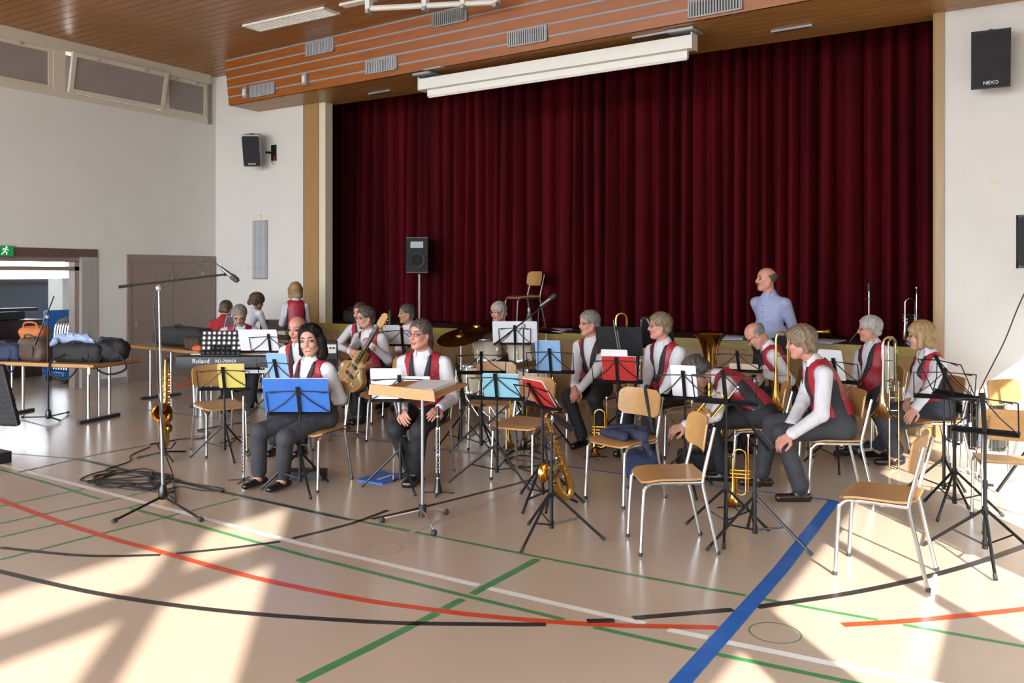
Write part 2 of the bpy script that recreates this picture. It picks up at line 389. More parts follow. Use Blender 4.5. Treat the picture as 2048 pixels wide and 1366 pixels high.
for k in range(5):
    z0 = 4.43+(k+1)*h-.024; z1 = 4.43+(k+1)*h
    vs = [(X, fy(X, z)+q, z) for X in (-11.12, XR) for z in (z0, z1) for q in (.006, .03)]
    MB().add(vs, [(0, 2, 3, 1), (4, 5, 7, 6), (0, 4, 6, 2), (1, 3, 7, 5), (0, 1, 5, 4), (2, 6, 7, 3)], 'grey_strip').obj('fascia_strip', beam, smooth=False)
for k in range(7):
    vs = []
    for X in (-11.12, XR):
        for t in (k/7+.004, (k+1)/7-.004):
            Y = fy(X, 4.43)*(1-t)+YS*t
            for z in (4.43, 4.455): vs.append((X, Y, z))
    MB().add(vs, [(0, 2, 3, 1), (4, 5, 7, 6), (0, 4, 6, 2), (1, 3, 7, 5), (0, 1, 5, 4), (2, 6, 7, 3)], 'soffit_wood').obj('soffit_plank', beam, smooth=False)
struct(MB().span((-11.1, YS, 4.43), (-.8, YS+.25, ZC), 'soffit_wood').obj('wall_header', smooth=False))
# ventilation grilles on the fascia
FYAW = math.atan2(-.058, 1)
def vent(px, py, w_, h_, label):
    p = fascia_pt(px, py); v = empty('vent_grille', p+Vector((0, -.012, 0)), FYAW, label, 'vent', 'grilles on the wooden fascia')
    f = MB()
    for c, d in (((0, 0, h_/2-.008), (w_, .02, .016)), ((0, 0, -h_/2+.008), (w_, .02, .016)), ((-w_/2+.008, 0, 0), (.016, .02, h_)), ((w_/2-.008, 0, 0), (.016, .02, h_))): f.box(c, d, 'grey_metal')
    f.obj('frame', v, smooth=False); MB().box((0, .008, 0), (w_-.02, .006, h_-.02), 'charcoal').obj('backing', v, smooth=False)
    n = int(w_/.033); sm = MB().box((0, 0, 0), (.016, .014, h_-.03), 'grey_metal').mesh('slat', False)
    for k in range(n): inst('slat', sm, v, (-w_/2+.016+(w_-.032)*(k+.5)/n, -.002, 0), .3)
for a in ((525, 180, .60, .19, 'grey slatted vent grille lowest and farthest left on the fascia'), (640, 95, .60, .20, 'grey slatted vent grille just right of the ceiling lamp'), (763, 131, .60, .19, 'grey slatted vent grille above the left end of the screen case'),
          (900, 34, .58, .20, 'grey slatted vent grille behind the white lifting frame'), (1055, 73, .58, .20, 'grey slatted vent grille above the middle of the screen case'), (1430, 10, .60, .20, 'grey slatted vent grille farthest right, cut by the picture top')): vent(*a)
for px, w_ , lab in ((613, 160, 'small grey control box alone on the fascia board'), (494, 186, 'small grey box beside the leftmost vent grille')):
    p = fascia_pt(px, w_); o = empty('control_box', p+Vector((0, -.03, 0)), FYAW, lab, 'box'); MB().rbox((0, 0, 0), (.09, .06, .17), .01, 'grey_metal').obj('housing', o); MB().box((0, -.035, .0), (.05, .012, .10), 'white_paint').obj('cover', o)
for px, py, w_, lab in ((761, 185, .45, 'slim grey slot fitting in the soffit left of the screen case'), (868, 137, .30, 'slim grey slot fitting in the soffit over the screen case left end'), (1302, 71, .45, 'slim grey slot fitting in the soffit over the screen case right end'), (1584, 58, .45, 'slim grey slot fitting in the soffit right of the screen case')):
    p = fl(px, py, 4.42); o = empty('soffit_fitting', p, FYAW, lab, 'fitting', 'slot fittings in the soffit'); MB().box((0, 0, 0), (w_, .07, .02), 'grey_metal').obj('frame', o, smooth=False); MB().box((0, 0, -.011), (w_-.03, .035, .004), 'charcoal').obj('slot', o, smooth=False)
# projection screen case under the soffit
a, c = fl(843, 163, 4.33), fl(1386, 75, 4.33); L = (c-a).length
s = empty('projection_screen_case', (a+c)/2, math.atan2(c.y-a.y, c.x-a.x), 'long white projection screen case hanging below the wooden soffit', 'screen')
MB().rbox((0, .02, -.05), (L, .15, .15), .008, 'white_paint', ax=0).obj('case', s); MB().rbox((.0, .05, -.165), (L-.16, .05, .09), .008, 'white_paint', ax=0).obj('screen_bar', s); MB().cyl((-L/2+.09, .05, -.215), (L/2-.09, .05, -.215), .013, 'white_paint').obj('weight_rail', s)
for q in (-1, 1): MB().box((q*(L/2+.006), .02, -.045), (.012, .17, .18), 'white_paint').obj('end_cap', s); MB().box((q*(L/2-.1), .02, .075), (.30, .3, .03), 'grey_metal').obj('mounting_plate', s)
# ceiling lamps and the lifting frame
mat('lamp_white', '#f2f2ee', .4, emit=.35, var=.02)
def lamp(px, py, L, w_, lab):
    p = fl(px, py, ZC); o = empty('ceiling_lamp', p, 0, lab, 'lamp', 'recessed ceiling lamps')
    MB().box((0, 0, .0), (L, w_, .03), 'lamp_white').obj('diffuser', o, smooth=False)
    f = MB()
    for q in (-1, 1): f.box((0, q*w_/2, -.008), (L+.03, .02, .04), 'white_paint').box((q*L/2, 0, -.008), (.02, w_, .04), 'white_paint')
    f.obj('frame', o, smooth=False); sm = MB().box((0, 0, 0), (.006, w_-.03, .02), 'white_paint').mesh('louvre', False); n = 24
    for k in range(n): inst('louvre', sm, o, (-L/2+L*(k+.5)/n, 0, -.02))
lamp(580, 37.5, 1.5, .28, 'long white louvred ceiling lamp set in the wooden planks'); lamp(716, 3, .5, .10, 'white ceiling lamp beside the lifting frame, cut by the picture top')
o = empty('lifting_frame', fl(860, 10, 4.98), 0, 'white metal lifting frame fixed under the ceiling', 'frame')
pa, pb = fl(738, 17, 4.98)-o.location, fl(992, 4, 4.98)-o.location
MB().tube([pa, pb], .035, 'white_paint', 8).obj('beam', o)
for t in (0, .45, .75, 1):
    q = pa.lerp(pb, t); MB().box(q+Vector((0, 0, .07)), (.07, .07, .16), 'white_paint').box(q+Vector((0, 0, -.04)), (.05, .09, .05), 'grey_metal').obj('bracket', o)
# ---- window wall on the right (outside the picture): it shapes the sunlight
b = MB()
def wz(y0, y1, z0, z1): b.span((XR, y0, z0), (XR+.06, y1, z1), 'wall_smooth')
wz(-2.15, YS+.2, 2.07, ZC); wz(YB, -2.15, 4.34, 4.58); wz(YB, -2.15, 5.07, ZC); wz(YB, -2.15, 0, 2.3)
for y0, y1 in ((-3.12, -2.92), (-5.0, -4.85)): wz(y0, y1, 2.3, ZC)
wz(1.16, 1.63, 0, 2.07); wz(4.1, 5.1, 0, 2.07); wz(-2.15, -1.9, 0, 2.07); wz(1.63, 3.04, 0, 1.38); wz(-1.9, .1, 0, 2.07); wz(9.5, YS+.2, 0, 2.07); wz(3.0, 3.08, 0, 2.07); wz(7.2, 7.26, 0, 2.07)
struct(b.obj('wall_right', smooth=False))
mat('blocker_green', '#3c4a2c', .9, var=.5, scale=6, bump=1, bscale=12)
struct(MB().span((4.0, -9, -.3), (4.8, 16, 3.1), 'blocker_green').obj('sky_blocker', smooth=False))  # added unseen block outside the windows, holds back low sky light
# ---- anteroom seen through the doorway
mat('blue_wall', '#8b94a0', .8, var=.05, scale=1)
b = MB().span((-16.6, 3, 0), (-16.4, 10, 1.62), 'blue_wall').span((-16.6, 3, 2.35), (-16.4, 10, 2.7), 'wall_smooth')
for yy in (5.2, 6.75, 8.3): b.span((-16.58, yy, 1.62), (-16.42, yy+.1, 2.35), 'brown_paint')
b.span((-16.6, 9.8, 0), (XL-.25, 10, 2.7), 'blue_wall').span((-16.6, 2.9, 0), (XL-.25, 3, 2.7), 'blue_wall').span((-16.41, 3, 1.5), (-16.37, 10, 1.56), 'brown_paint')
struct(b.obj('wall_anteroom', smooth=False)); struct(MB().span((-16.6, 3, 2.7), (XL-.25, 10, 2.8), 'wall_smooth').obj('ceiling_anteroom', smooth=False))
# ================================================================== organic shapes: blended solids -> one surface
def V3(*a): return np.array(a if len(a) > 1 else a[0], np.float32)
def unit(v): v = np.asarray(v, np.float32); return v/max(np.linalg.norm(v), 1e-9)
def pd(p, X):
    """distance from points X (n,3) to solid p"""
    if p[0] == 'c':
        _, a, b, ra, rb, n, s = p[:7]
        q = X-a; ba = b-a
        if n is not None:
            q = q+np.outer(q@n, n)*(1/s-1); ba = ba+n*(ba@n)*(1/s-1)
        L2 = max(float(ba@ba), 1e-9); h = np.clip(q@ba/L2, 0, 1)
        return np.linalg.norm(q-h[:, None]*ba, axis=1)-(ra+(rb-ra)*h)
    if p[0] == 'e':
        _, c, R, r = p[:4]
        q = (X-c)@R; k0 = np.linalg.norm(q/r, axis=1); k1 = np.linalg.norm(q/(r*r), axis=1)
        return k0*(k0-1)/np.maximum(k1, 1e-6)
    if p[0] == 'h':                       # half space: outside where (X-o).n > 0
        return (X-p[1])@p[2]
    if p[0] == 'w':                       # intersection of half spaces
        return np.max([(X-o)@n for o, n in p[1]], axis=0)
def cap(a, b, ra, rb=None, n=None, s=1.0, k=.03, lab=0, sub=False):
    return ('c', V3(a), V3(b), ra, ra if rb is None else rb, None if n is None else unit(n), s, k, lab, sub)
def ell(c, r, R=None, k=.03, lab=0, sub=False):
    return ('e', V3(c), np.eye(3, dtype=np.float32) if R is None else np.asarray(R, np.float32), V3(r), None, None, None, k, lab, sub)
def cut(planes, k=.004): return ('w', [(V3(o), unit(n)) for o, n in planes], None, None, None, None, None, k, -1, True)
def field(P, X):
    D = np.full(len(X), 1e3, np.float32)
    for p in P:
        d = pd(p, X); k = p[7]
        if p[9]: d = -d; h = np.clip(.5-.5*(D-d)/k, 0, 1); D = D*(1-h)+d*h+k*h*(1-h)
        else: h = np.clip(.5+.5*(D-d)/k, 0, 1); D = D*(1-h)+d*h-k*h*(1-h)
    return D
def bounds(P):
    lo, hi = [], []
    for p in P:
        if p[9]: continue
        if p[0] == 'c':
            r = max(p[3], p[4])*max(1, p[6]); lo.append(np.minimum(p[1], p[2])-r); hi.append(np.maximum(p[1], p[2])+r)
        else:
            r = np.abs(p[2])@p[3]; lo.append(p[1]-r); hi.append(p[1]+r)
    return lo, hi
def surface(P, vox, inflate=0.0):
    lo, hi = bounds(P); lo0 = np.min(lo, 0)-3*vox-inflate; hi0 = np.max(hi, 0)+3*vox+inflate
    n = np.ceil((hi0-lo0)/vox).astype(int)+1
    D = np.full(n, 1e3, np.float32); i = 0
    for p in P:
        k = p[7]
        if p[9]: s0, s1 = np.zeros(3, int), n
        else:
            s0 = np.maximum(((lo[i]-k*1.5-inflate-2*vox-lo0)/vox).astype(int), 0); s1 = np.minimum(((hi[i]+k*1.5+inflate+2*vox-lo0)/vox).astype(int)+2, n); i += 1
        g = np.stack(np.meshgrid(*[lo0[a]+vox*np.arange(s0[a], s1[a], dtype=np.float32) for a in range(3)], indexing='ij'), -1)
        d = pd(p, g.reshape(-1, 3)).reshape(g.shape[:3]).astype(np.float32); S = D[s0[0]:s1[0], s0[1]:s1[1], s0[2]:s1[2]]
        if p[9]: d = -d-0*inflate; h = np.clip(.5-.5*(S-d)/k, 0, 1); S[:] = S*(1-h)+d*h+k*h*(1-h)
        else: d = d-inflate; h = np.clip(.5+.5*(S-d)/k, 0, 1); S[:] = S*(1-h)+d*h-k*h*(1-h)
    return nets(D, lo0, vox)
def nets(D, lo, vox):
    ins = D < 0; nx, ny, nz = D.shape
    sm = np.zeros((nx-1, ny-1, nz-1), np.int8); offs = [(a, b, c) for a in (0, 1) for b in (0, 1) for c in (0, 1)]
    for a, b, c in offs: sm += ins[a:nx-1+a, b:ny-1+b, c:nz-1+c]
    act = np.argwhere((sm > 0) & (sm < 8)); idx = np.full(sm.shape, -1, np.int64); idx[tuple(act.T)] = np.arange(len(act))
    acc = np.zeros((len(act), 3)); cnt = np.zeros(len(act))
    for o in offs:
        for ax in range(3):
            if o[ax]: continue
            o2 = list(o); o2[ax] = 1
            v0 = D[act[:, 0]+o[0], act[:, 1]+o[1], act[:, 2]+o[2]]; v1 = D[act[:, 0]+o2[0], act[:, 1]+o2[1], act[:, 2]+o2[2]]
            m = (v0 < 0) != (v1 < 0); t = np.where(m, v0/np.where(m, v0-v1, 1), 0)
            p = np.tile(np.array(o, float), (len(act), 1)); p[:, ax] = t
            acc[m] += p[m]; cnt[m] += 1
    V = (act+acc/cnt[:, None])*vox+lo; Q = []
    for ax in range(3):
        b, c = (ax+1) % 3, (ax+2) % 3
        s0 = [slice(None)]*3; s1 = [slice(None)]*3; s0[ax] = slice(0, -1); s1[ax] = slice(1, None)
        e = np.argwhere(ins[tuple(s0)] != ins[tuple(s1)]); flip = ins[tuple(s0)][tuple(e.T)]
        def cell(db, dc):
            q = e.copy(); q[:, b] -= db; q[:, c] -= dc; return idx[tuple(q.T)]
        q = np.stack([cell(1, 1), cell(0, 1), cell(0, 0), cell(1, 0)], 1)
        q[~flip] = q[~flip][:, ::-1]; Q.append(q)
    return V, np.concatenate(Q)
def labels(P, V, Q):
    C = V[Q].mean(1).astype(np.float32); best = np.full(len(C), 1e9); lab = np.zeros(len(C), int)
    for p in P:
        if p[9]: continue
        d = pd(p, C); m = d < best-1e-5; best[m] = d[m]; lab[m] = p[8]
    return lab
def np_obj(name, parts, parent=None, mats=(), ang=None, **kw):
    """parts: list of (V, Q, material index per face or int)"""
    vs, fs, ms, o = [], [], [], 0
    for V, Q, m in parts:
        vs.append(V); fs.append(Q+o); ms.append(np.full(len(Q), m) if np.isscalar(m) else m); o += len(V)
    vs = np.concatenate(vs); fs = np.concatenate(fs); ms = np.concatenate(ms)
    me = bpy.data.meshes.new(name); me.vertices.add(len(vs)); me.vertices.foreach_set('co', vs.astype(np.float32).ravel())
    me.loops.add(fs.size); me.loops.foreach_set('vertex_index', fs.astype(np.int32).ravel()); me.polygons.add(len(fs))
    me.polygons.foreach_set('loop_start', np.arange(0, fs.size, 4, dtype=np.int32)); me.polygons.foreach_set('loop_total', np.full(len(fs), 4, np.int32))
    for m in mats: me.materials.append(MATS[m])
    me.polygons.foreach_set('material_index', ms.astype(np.int32)); me.polygons.foreach_set('use_smooth', [True]*len(fs)); me.update(); me.validate()
    ob = bpy.data.objects.new(name, me); COL.objects.link(ob)
    if parent is not None: ob.parent = parent
    for k, v in kw.items(): ob[k] = v
    return ob
def blob(name, P, vox, mats, parent=None, noise=0, nf=40, **kw):
    V, Q = surface(P, vox); L = labels(P, V, Q)
    if noise:
        C = V.mean(0); N = V-C; N /= np.linalg.norm(N, axis=1)[:, None]
        V = V+N*(noise*(np.sin(V[:, :1]*nf+1.3*np.sin(V[:, 1:2]*nf*.7))*np.sin(V[:, 1:2]*nf*1.1+V[:, 2:]*nf*.8)+.6*np.sin(V[:, 2:]*nf*1.9+V[:, :1]*nf*1.7)))
    return np_obj(name, [(V, Q, np.minimum(np.maximum(L, 0), len(mats)-1))], parent, mats, **kw)
# ------------------------------------------------------------------ people
mat('skin', '#b98a76', .5, var=.10, scale=25, spec=.35); mat('skin_pink', '#bd8472', .5, var=.12, scale=25, spec=.35); mat('skin_tan', '#a97f66', .5, var=.10, scale=25, spec=.35)
mat('eye', '#33251f', .35); mat('lip', '#96544c', .45); mat('teeth', '#d8cfc4', .4)
mat('shirt_white', '#c6c6cc', .75, var=.08, scale=8, bump=.6, bscale=13, stretch=(1, 1, .6), bdist=.03); mat('shirt_blue', '#8d95b5', .75, var=.08, scale=6, bump=.8, bscale=14, bdist=.02); mat('shirt_red', '#a31f2b', .8, var=.1, bump=.4, bscale=16)
mat('vest_red', '#9a1f30', .5, kind='dots', c2='#c07078', scale=38, bump=.5, bscale=20, sheen=.15); mat('vest_dark', '#232327', .7, bump=.3, bscale=30)
mat('trousers', '#1b1c21', .8, var=.25, scale=9, bump=.7, bscale=14, bdist=.02); mat('trousers_grey', '#33343a', .8, var=.2, scale=9, bump=.7, bscale=14, bdist=.02); mat('jeans', '#3c424f', .85, var=.2, scale=12, bump=.6, bscale=16, bdist=.02)
mat('shoe_black', '#131214', .28, bump=.2, bscale=30); mat('shoe_brown', '#2a1a17', .25, bump=.2, bscale=30)
mat('hair_black', '#0f0d0b', .6, spec=.2, var=.4, scale=40, bump=.8, bscale=70, stretch=(1, 1, .25)); mat('hair_grey', '#807b74', .6, var=.35, scale=50, bump=.9, bscale=70, stretch=(1, 1, .25)); mat('hair_darkgrey', '#4b4640', .6, var=.4, scale=50, bump=.9, bscale=70, stretch=(1, 1, .25))
mat('hair_white', '#a8a49c', .6, var=.3, scale=50, bump=.9, bscale=70, stretch=(1, 1, .25)); mat('hair_blond', '#a0835a', .5, var=.35, scale=50, bump=.8, bscale=70, stretch=(1, 1, .2)); mat('hair_brown', '#4f3a2b', .5, var=.35, scale=50, bump=.8, bscale=70, stretch=(1, 1, .25)); mat('hair_sandy', '#7d6a55', .55, var=.35, scale=50, bump=.9, bscale=70, stretch=(1, 1, .25))
mat('glass_frame', '#3a3d48', .3, .5); mat('pearl', '#e6ddcf', .2)
def ik(a, c, l1, l2, hint):
    a, c = V3(a), V3(c); d = c-a; L = np.linalg.norm(d); u = d/max(L, 1e-6)
    if L > (l1+l2)*.995: c = a+u*(l1+l2)*.995; L = (l1+l2)*.995
    x = (l1*l1-l2*l2+L*L)/(2*L); h = math.sqrt(max(l1*l1-x*x, 0)); n = V3(hint)-u*(V3(hint)@u); n = unit(n)
    return a+u*x+n*h, c
def frame(yaw, pitch, roll=0):
    """columns forward, left, up; pitch > 0 looks down, roll > 0 tilts to the left"""
    cy, sy, cp, sp = math.cos(yaw), math.sin(yaw), math.cos(pitch), math.sin(pitch)
    f = V3(cy*cp, sy*cp, -sp); l = V3(-sy, cy, 0); u = np.cross(f, l)
    if roll: l, u = l*math.cos(roll)-u*math.sin(roll), u*math.cos(roll)+l*math.sin(roll)
    return np.stack([f, l, u], 1)
def hand_prims(w, d, pn, side, curl, s=1.0):
    """w wrist, d pointing direction, pn palm normal (the way the palm faces), side +1 left / -1 right"""
    d = unit(d); pn = unit(V3(pn)-d*(V3(pn)@d)); t = np.cross(pn, d)*side*-1   # t points to the thumb side
    P = [cap(w-d*.05, w+d*.03, .027*s, .029*s, pn, .72, .012, 0)]
    for i, (o, L) in enumerate(((.030, .9), (.010, 1.0), (-.010, .95), (-.029, .76))):
        kn = w+d*(.092-.006*abs(i-1))*s+t*o*s; P.append(cap(w+d*.02+t*o*.6*s, kn, .013*s, .0115*s, None, 1, .01, 0))
        a = kn; ang = .15
        for seg, (ln, r) in enumerate(((.044, .0095), (.028, .0088), (.021, .0078))):
            ang += curl*(.75, .85, .55)[seg]; dd = d*math.cos(ang)+pn*math.sin(ang)+t*o*(1-curl)*1.5; b = a+unit(dd)*ln*L*s
            P.append(cap(a, b, r*s, r*.93*s, None, 1, .003, 0)); a = b
    a = w+d*.025*s+t*.026*s; b = a+unit(d*.55+t*.75+pn*.25)*.042*s; c = b+unit(d*.9+t*.25*(1-curl)+pn*(.25+.5*curl))*.032*s; e = c+unit(d*.9+pn*(.3+.6*curl)-t*.2*curl)*.024*s
    P += [cap(a, b, .015*s, .012*s, None, 1, .008, 0), cap(b, c, .011*s, .0098*s, None, 1, .003, 0), cap(c, e, .0098*s, .0085*s, None, 1, .003, 0)]
    return P
def head_prims(c, R, female=0, moust=0, smile=0, fat=1.0):
    T = lambda x, y, z: c+R@V3(x, y, z)
    P = [ell(T(-.004, 0, .036), (.096, .076, .086), R, .02), ell(T(.020, 0, -.034), (.076, .062*fat, .082), R, .03), ell(T(.060, 0, -.098), (.030, .028*fat, .022), R, .025)]
    for s in (1, -1):
        P += [cap(T(.0, s*.056, -.055), T(.055, s*.022, -.097), .022, .018, None, 1, .025), ell(T(.062, s*.036, -.030), (.026, .024*fat, .024), R, .02),
              cap(T(.080, s*.018, .027), T(.070, s*.048, .026), .011, .010, None, 1, .012),
              ell(T(.090, s*.031, .006), (.014, .019, .0095), R, .008, 0, True), ell(T(.072, s*.031, .005), (.014, .015, .0105), R, .002, 1),
              cap(T(.0885, s*.016, .030), T(.077, s*.050, .031), .0042, .003, None, 1, .002, 3), ell(T(-.008, s*.077, -.008), (.017, .008, .030), R, .006)]
    P += [cap(T(.088, 0, .012), T(.106, 0, -.026), .008, .0115, None, 1, .010), cap(T(.098, .011, -.030), T(.098, -.011, -.030), .0085, None, None, 1, .006)]
    if smile: P += [cap(T(.0855, .016, -.063), T(.0855, -.016, -.063), .0056, None, None, 1, .003, 4), cap(T(.0835, .027, -.055), T(.0905, 0, -.0545), .0045, None, None, 1, .003, 2), cap(T(.0835, -.027, -.055), T(.0905, 0, -.0545), .0045, None, None, 1, .003, 2), cap(T(.086, .017, -.0715), T(.086, -.017, -.0715), .005, None, None, 1, .003, 2)]
    else: P += [cap(T(.086, .019, -.0605), T(.086, -.019, -.0605), .0062, None, None, 1, .004, 2), cap(T(.086, .014, -.0685), T(.086, -.014, -.0685), .0062, None, None, 1, .004, 2)]
    if moust: P += [cap(T(.088, .026, -.052), T(.097, .004, -.046), .008, .0095, None, 1, .003, 3), cap(T(.088, -.026, -.052), T(.097, -.004, -.046), .008, .0095, None, 1, .003, 3)]
    return P
def hair_mesh(c, R, style, m, parent, female=0):
    T = lambda x, y, z: c+R@V3(x, y, z); v = {'short': .010, 'full': .017, 'bob': .018, 'long': .018, 'wave': .022, 'ring': .006, 'curly': .024}[style]
    P = [ell(T(-.012, 0, .042), (.096+v, .079+v, .084+v), R, .02)]
    if style in ('short', 'full', 'wave', 'curly'): P += [cap(T(-.07, .045, -.03), T(-.07, -.045, -.03), .034, None, None, 1, .03)]
    if style in ('short', 'full'):
        P += [cap(T(.0, s*.078, .01), T(.002, s*.078, -.025), .010, .006, None, 1, .01) for s in (1, -1)]
    if style == 'wave': P += [cap(T(-.02, s*.078, .02), T(-.035, s*.074, -.065), .026, .022, None, 1, .02) for s in (1, -1)]+[cap(T(-.085, .03, -.05), T(-.085, -.03, -.05), .036, None, None, 1, .02), cap(T(.065, .05, .082), T(.075, -.03, .085), .020, None, None, 1, .02)]
    if style == 'curly': P += [ell(T(-.07, s*.06, -.02), (.05, .04, .05), R, .02) for s in (1, -1)]
    if style == 'bob':
        P += [cap(T(-.005, s*.082, .03), T(.01, s*.080, -.085), .030, .027, None, 1, .02) for s in (1, -1)]+[cap(T(-.075, .05, -.07), T(-.075, -.05, -.07), .045, None, None, 1, .03), cap(T(.078, .06, .058), T(.088, -.035, .062), .016, None, None, 1, .015)]
    if style == 'long':
        P += [cap(T(.02, .070, .085), T(.005, .095, .0), .022, .032, None, 1, .02), cap(T(.005, .095, .0), T(-.005, .092, -.10), .034, .042, None, 1, .02), ell(T(.01, .085, -.13), (.045, .045, .035), R, .02), cap(T(-.0, -.074, .07), T(-.03, -.085, -.10), .022, .032, None, 1, .02), cap(T(-.07, .05, -.08), T(-.07, -.05, -.08), .05, None, None, 1, .03), cap(T(.045, .045, .11), T(-.02, -.06, .105), .024, None, None, 1, .02)]
    if style == 'ring': P += [cut([(T(0, 0, .045), -R[:, 2]-R[:, 0]*.25)], .012), cut([(T(.005, 0, 0), -R[:, 0])], .012)]
    lo = -.02 if style in ('bob', 'long') else -.03
    fh = {'ring': .03, 'short': .070, 'full': .072, 'wave': .056, 'bob': .050, 'long': .086, 'curly': .055}[style]
    P += [ell(T(.105, 0, lo), (.105-(style == 'full')*.004, {'short': .09, 'ring': .09, 'full': .082, 'long': .080}.get(style, .073), fh-lo), R, .012, 0, True)]
    if style in ('short', 'ring', 'full'): P += [ell(T(.03, s*.085, -.04), (.055, .03, .06), R, .01, 0, True) for s in (1, -1)]
    return blob('hair', P, .0065, [m], parent, noise={'full': .003, 'wave': .003, 'curly': .004, 'bob': .0012}.get(style, .0018), nf=130)
def glasses(c, R, m, parent):
    T = lambda x, y, z: Vector((c+R@V3(x, y, z)).tolist()); b = MB()
    for s in (1, -1):
        b.tube([T(.101-abs(math.cos(a))*.004, s*(.033+.024*math.cos(a)), .004+.017*math.sin(a)) for a in [2*math.pi*k/14 for k in range(14)]], .0018, m, 5, closed=True)
        b.tube([T(.096, s*.058, .008), T(.05, s*.079, .008), T(-.01, s*.084, .006), T(-.02, s*.082, -.012)], .0018, m, 5)
    b.tube([T(.103, .010, .006), T(.106, 0, .009), T(.103, -.010, .006)], .0018, m, 5); b.obj('glasses', parent)
def person(loc, yaw, label, seat=.455, lean=6, side=0, twist=0, head=(0, 8), headroll=0, hands=None, feet=None, hair=('short', 'hair_grey'), glass=None, skin='skin', top='vest', trousers='trousers', shoe='shoe_black',
           belly=1.0, sc=1.0, standing=False, palms=None, curls=(.45, .45), moust=0, smile=0, female=0, pearls=0, beard=None, fat=1.0, necktilt=0.0, hipfwd=0.0, elbow=None, group='musicians and listeners', brow='hair_darkgrey', sleeve='shirt_white', vz=.15, footyaw=(0, 0)):
    root = empty('person', (loc[0], loc[1], 0), yaw, label, 'person', group)
    def lc(q):
        if not isinstance(q, Vector): return q
        d_ = q-Vector((loc[0], loc[1], 0)); return (d_.x*math.cos(yaw)+d_.y*math.sin(yaw), -d_.x*math.sin(yaw)+d_.y*math.cos(yaw), d_.z)
    hands = [lc(q) for q in hands] if hands else None; feet = [lc(q) for q in feet] if feet else None
    hipz = (.93*sc if standing else seat+.095); p = V3(hipfwd, 0, hipz)
    la, lb = math.radians(lean*.75), math.radians(lean*1.2); sd_ = math.radians(side); tw = math.radians(twist)
    def updir(a): return unit(V3(math.sin(a), math.sin(sd_)*math.cos(a), math.cos(a)*math.cos(sd_)))
    t1, t2 = updir(la), updir(lb)
    s1 = p+t1*.22*sc; s2 = s1+t2*.25*sc                       # waist, base of the neck
    l = unit(V3(-math.sin(tw), math.cos(tw), 0)); l = unit(l-t2*(l@t2)); n2 = np.cross(l, t2)
    l1 = unit(V3(0, 1, 0)-t1*t1[1]); n1 = np.cross(l1, t1)
    R2 = np.stack([n2, l, t2], 1); R1 = np.stack([n1, l1, t1], 1)
    shw = (.152 if female else .172)*sc; w_ = sc*(1 if not female else .93)
    tors = [ell(p+t1*.10, (.105*belly*sc, .150*w_*(.5+.5*belly), .15), R1, .05, 0), ell(s1+t2*.09*sc+n2*.01, (.112*sc, .158*w_, .185), R2, .05, 0)]
    if belly > 1.05: tors.append(ell(p+t1*.14+n1*.05, (.09*belly, .12*belly, .12), R1, .05, 0))
    if female: tors += [ell(s1+t2*.10+n2*.085+l*q*.062, (.05, .062, .058), R2, .03, 0) for q in (1, -1)]
    tors += [cap(s2-t2*.045, s2-t2*.078+l*q*.132*w_, .066*sc, .056*sc, None, 1, .04, 0) for q in (1, -1)]; tors.append(cap(s2-t2*.05, s2+t2*.02, .085, .062, None, 1, .03, 0))
    body = list(tors); pel = [cap(p+l1*.075*w_, p-l1*.075*w_, .118*sc*(.6+.4*belly), None, n1, .92, .04, 1)]
    body += pel
    # legs
    feet = feet or ((.40, .13, 0), (.42, -.12, 0)); hips = (p+l1*.085, p-l1*.085)
    for i, (ft, hp) in enumerate(zip(feet, hips)):
        q = 1 if i == 0 else -1; an = V3(ft[0], ft[1], ft[2]+.085)
        if not standing: an[0] = max(an[0], .26)
        kn, an = ik(hp, an, .43*sc, .41*sc, (1, q*.18, .6))
        fy_ = math.radians(footyaw[i]); fd = V3(math.cos(fy_), math.sin(fy_), 0); toe = V3(an[0], an[1], ft[2]+.032)+fd*.155; heel = V3(an[0], an[1], ft[2]+.036)-fd*.055
        body += [cap(hp, kn, .088*sc, .066*sc, None, 1, .035, 1), cap(kn, an+V3(0, 0, .035), .064*sc, .060*sc if not female else .062, None, 1, .03, 1),
                 cap(heel, toe, .040, .034, V3(0, 0, 1), .80, .012, 2), cap(an+V3(0, 0, .03), V3(an[0], an[1], ft[2]+.05)+fd*.02, .036, .036, None, 1, .012, 2 if not female else 3)]
        if not female: body.append(cap(heel+V3(0, 0, -.026), toe+V3(0, 0, -.020), .030, .030, V3(0, 0, 1), .5, .004, 2))
    # arms
    hands = hands or ((.30, .10, hipz+.10), (.30, -.10, hipz+.10)); arms = []; hp_ = []
    for i, hd in enumerate(hands):
        q = 1 if i == 0 else -1; sh = s2-t2*.082+l*q*shw
        e_, wr = ik(sh, hd, .285*sc, .245*sc, (elbow[i] if elbow else (-.6, q*.28, -.6)))
        arms += [cap(sh, e_, .060*sc, .050*sc, None, 1, .03, 0), cap(e_, wr, .050*sc, .038*sc, None, 1, .02, 0), cap(wr-unit(wr-e_)*.035, wr, .039*sc, .040*sc, None, 1, .006, 0)]
        pl = palms[i] if palms else None; hd_dir = unit(wr-e_) if pl is None or len(pl) < 6 else unit(pl[3:6]); pn = (0, -q*.6, -.8) if pl is None else pl[:3]
        hp_.append(hand_prims(wr+unit(wr-e_)*.012, hd_dir, pn, q, curls[i], 1.0 if not female else .9))
    body += arms
    # head
    neck = s2+t2*.015; hy, hpit = -math.radians(head[0]), math.radians(head[1]); R = frame(hy, hpit, math.radians(headroll))
    nd = unit(t2*.8+V3(0, 0, .45)+R[:, 0]*(.25+.5*math.sin(max(hpit, 0)))); hc = neck+nd*.145*sc+R[:, 0]*.012
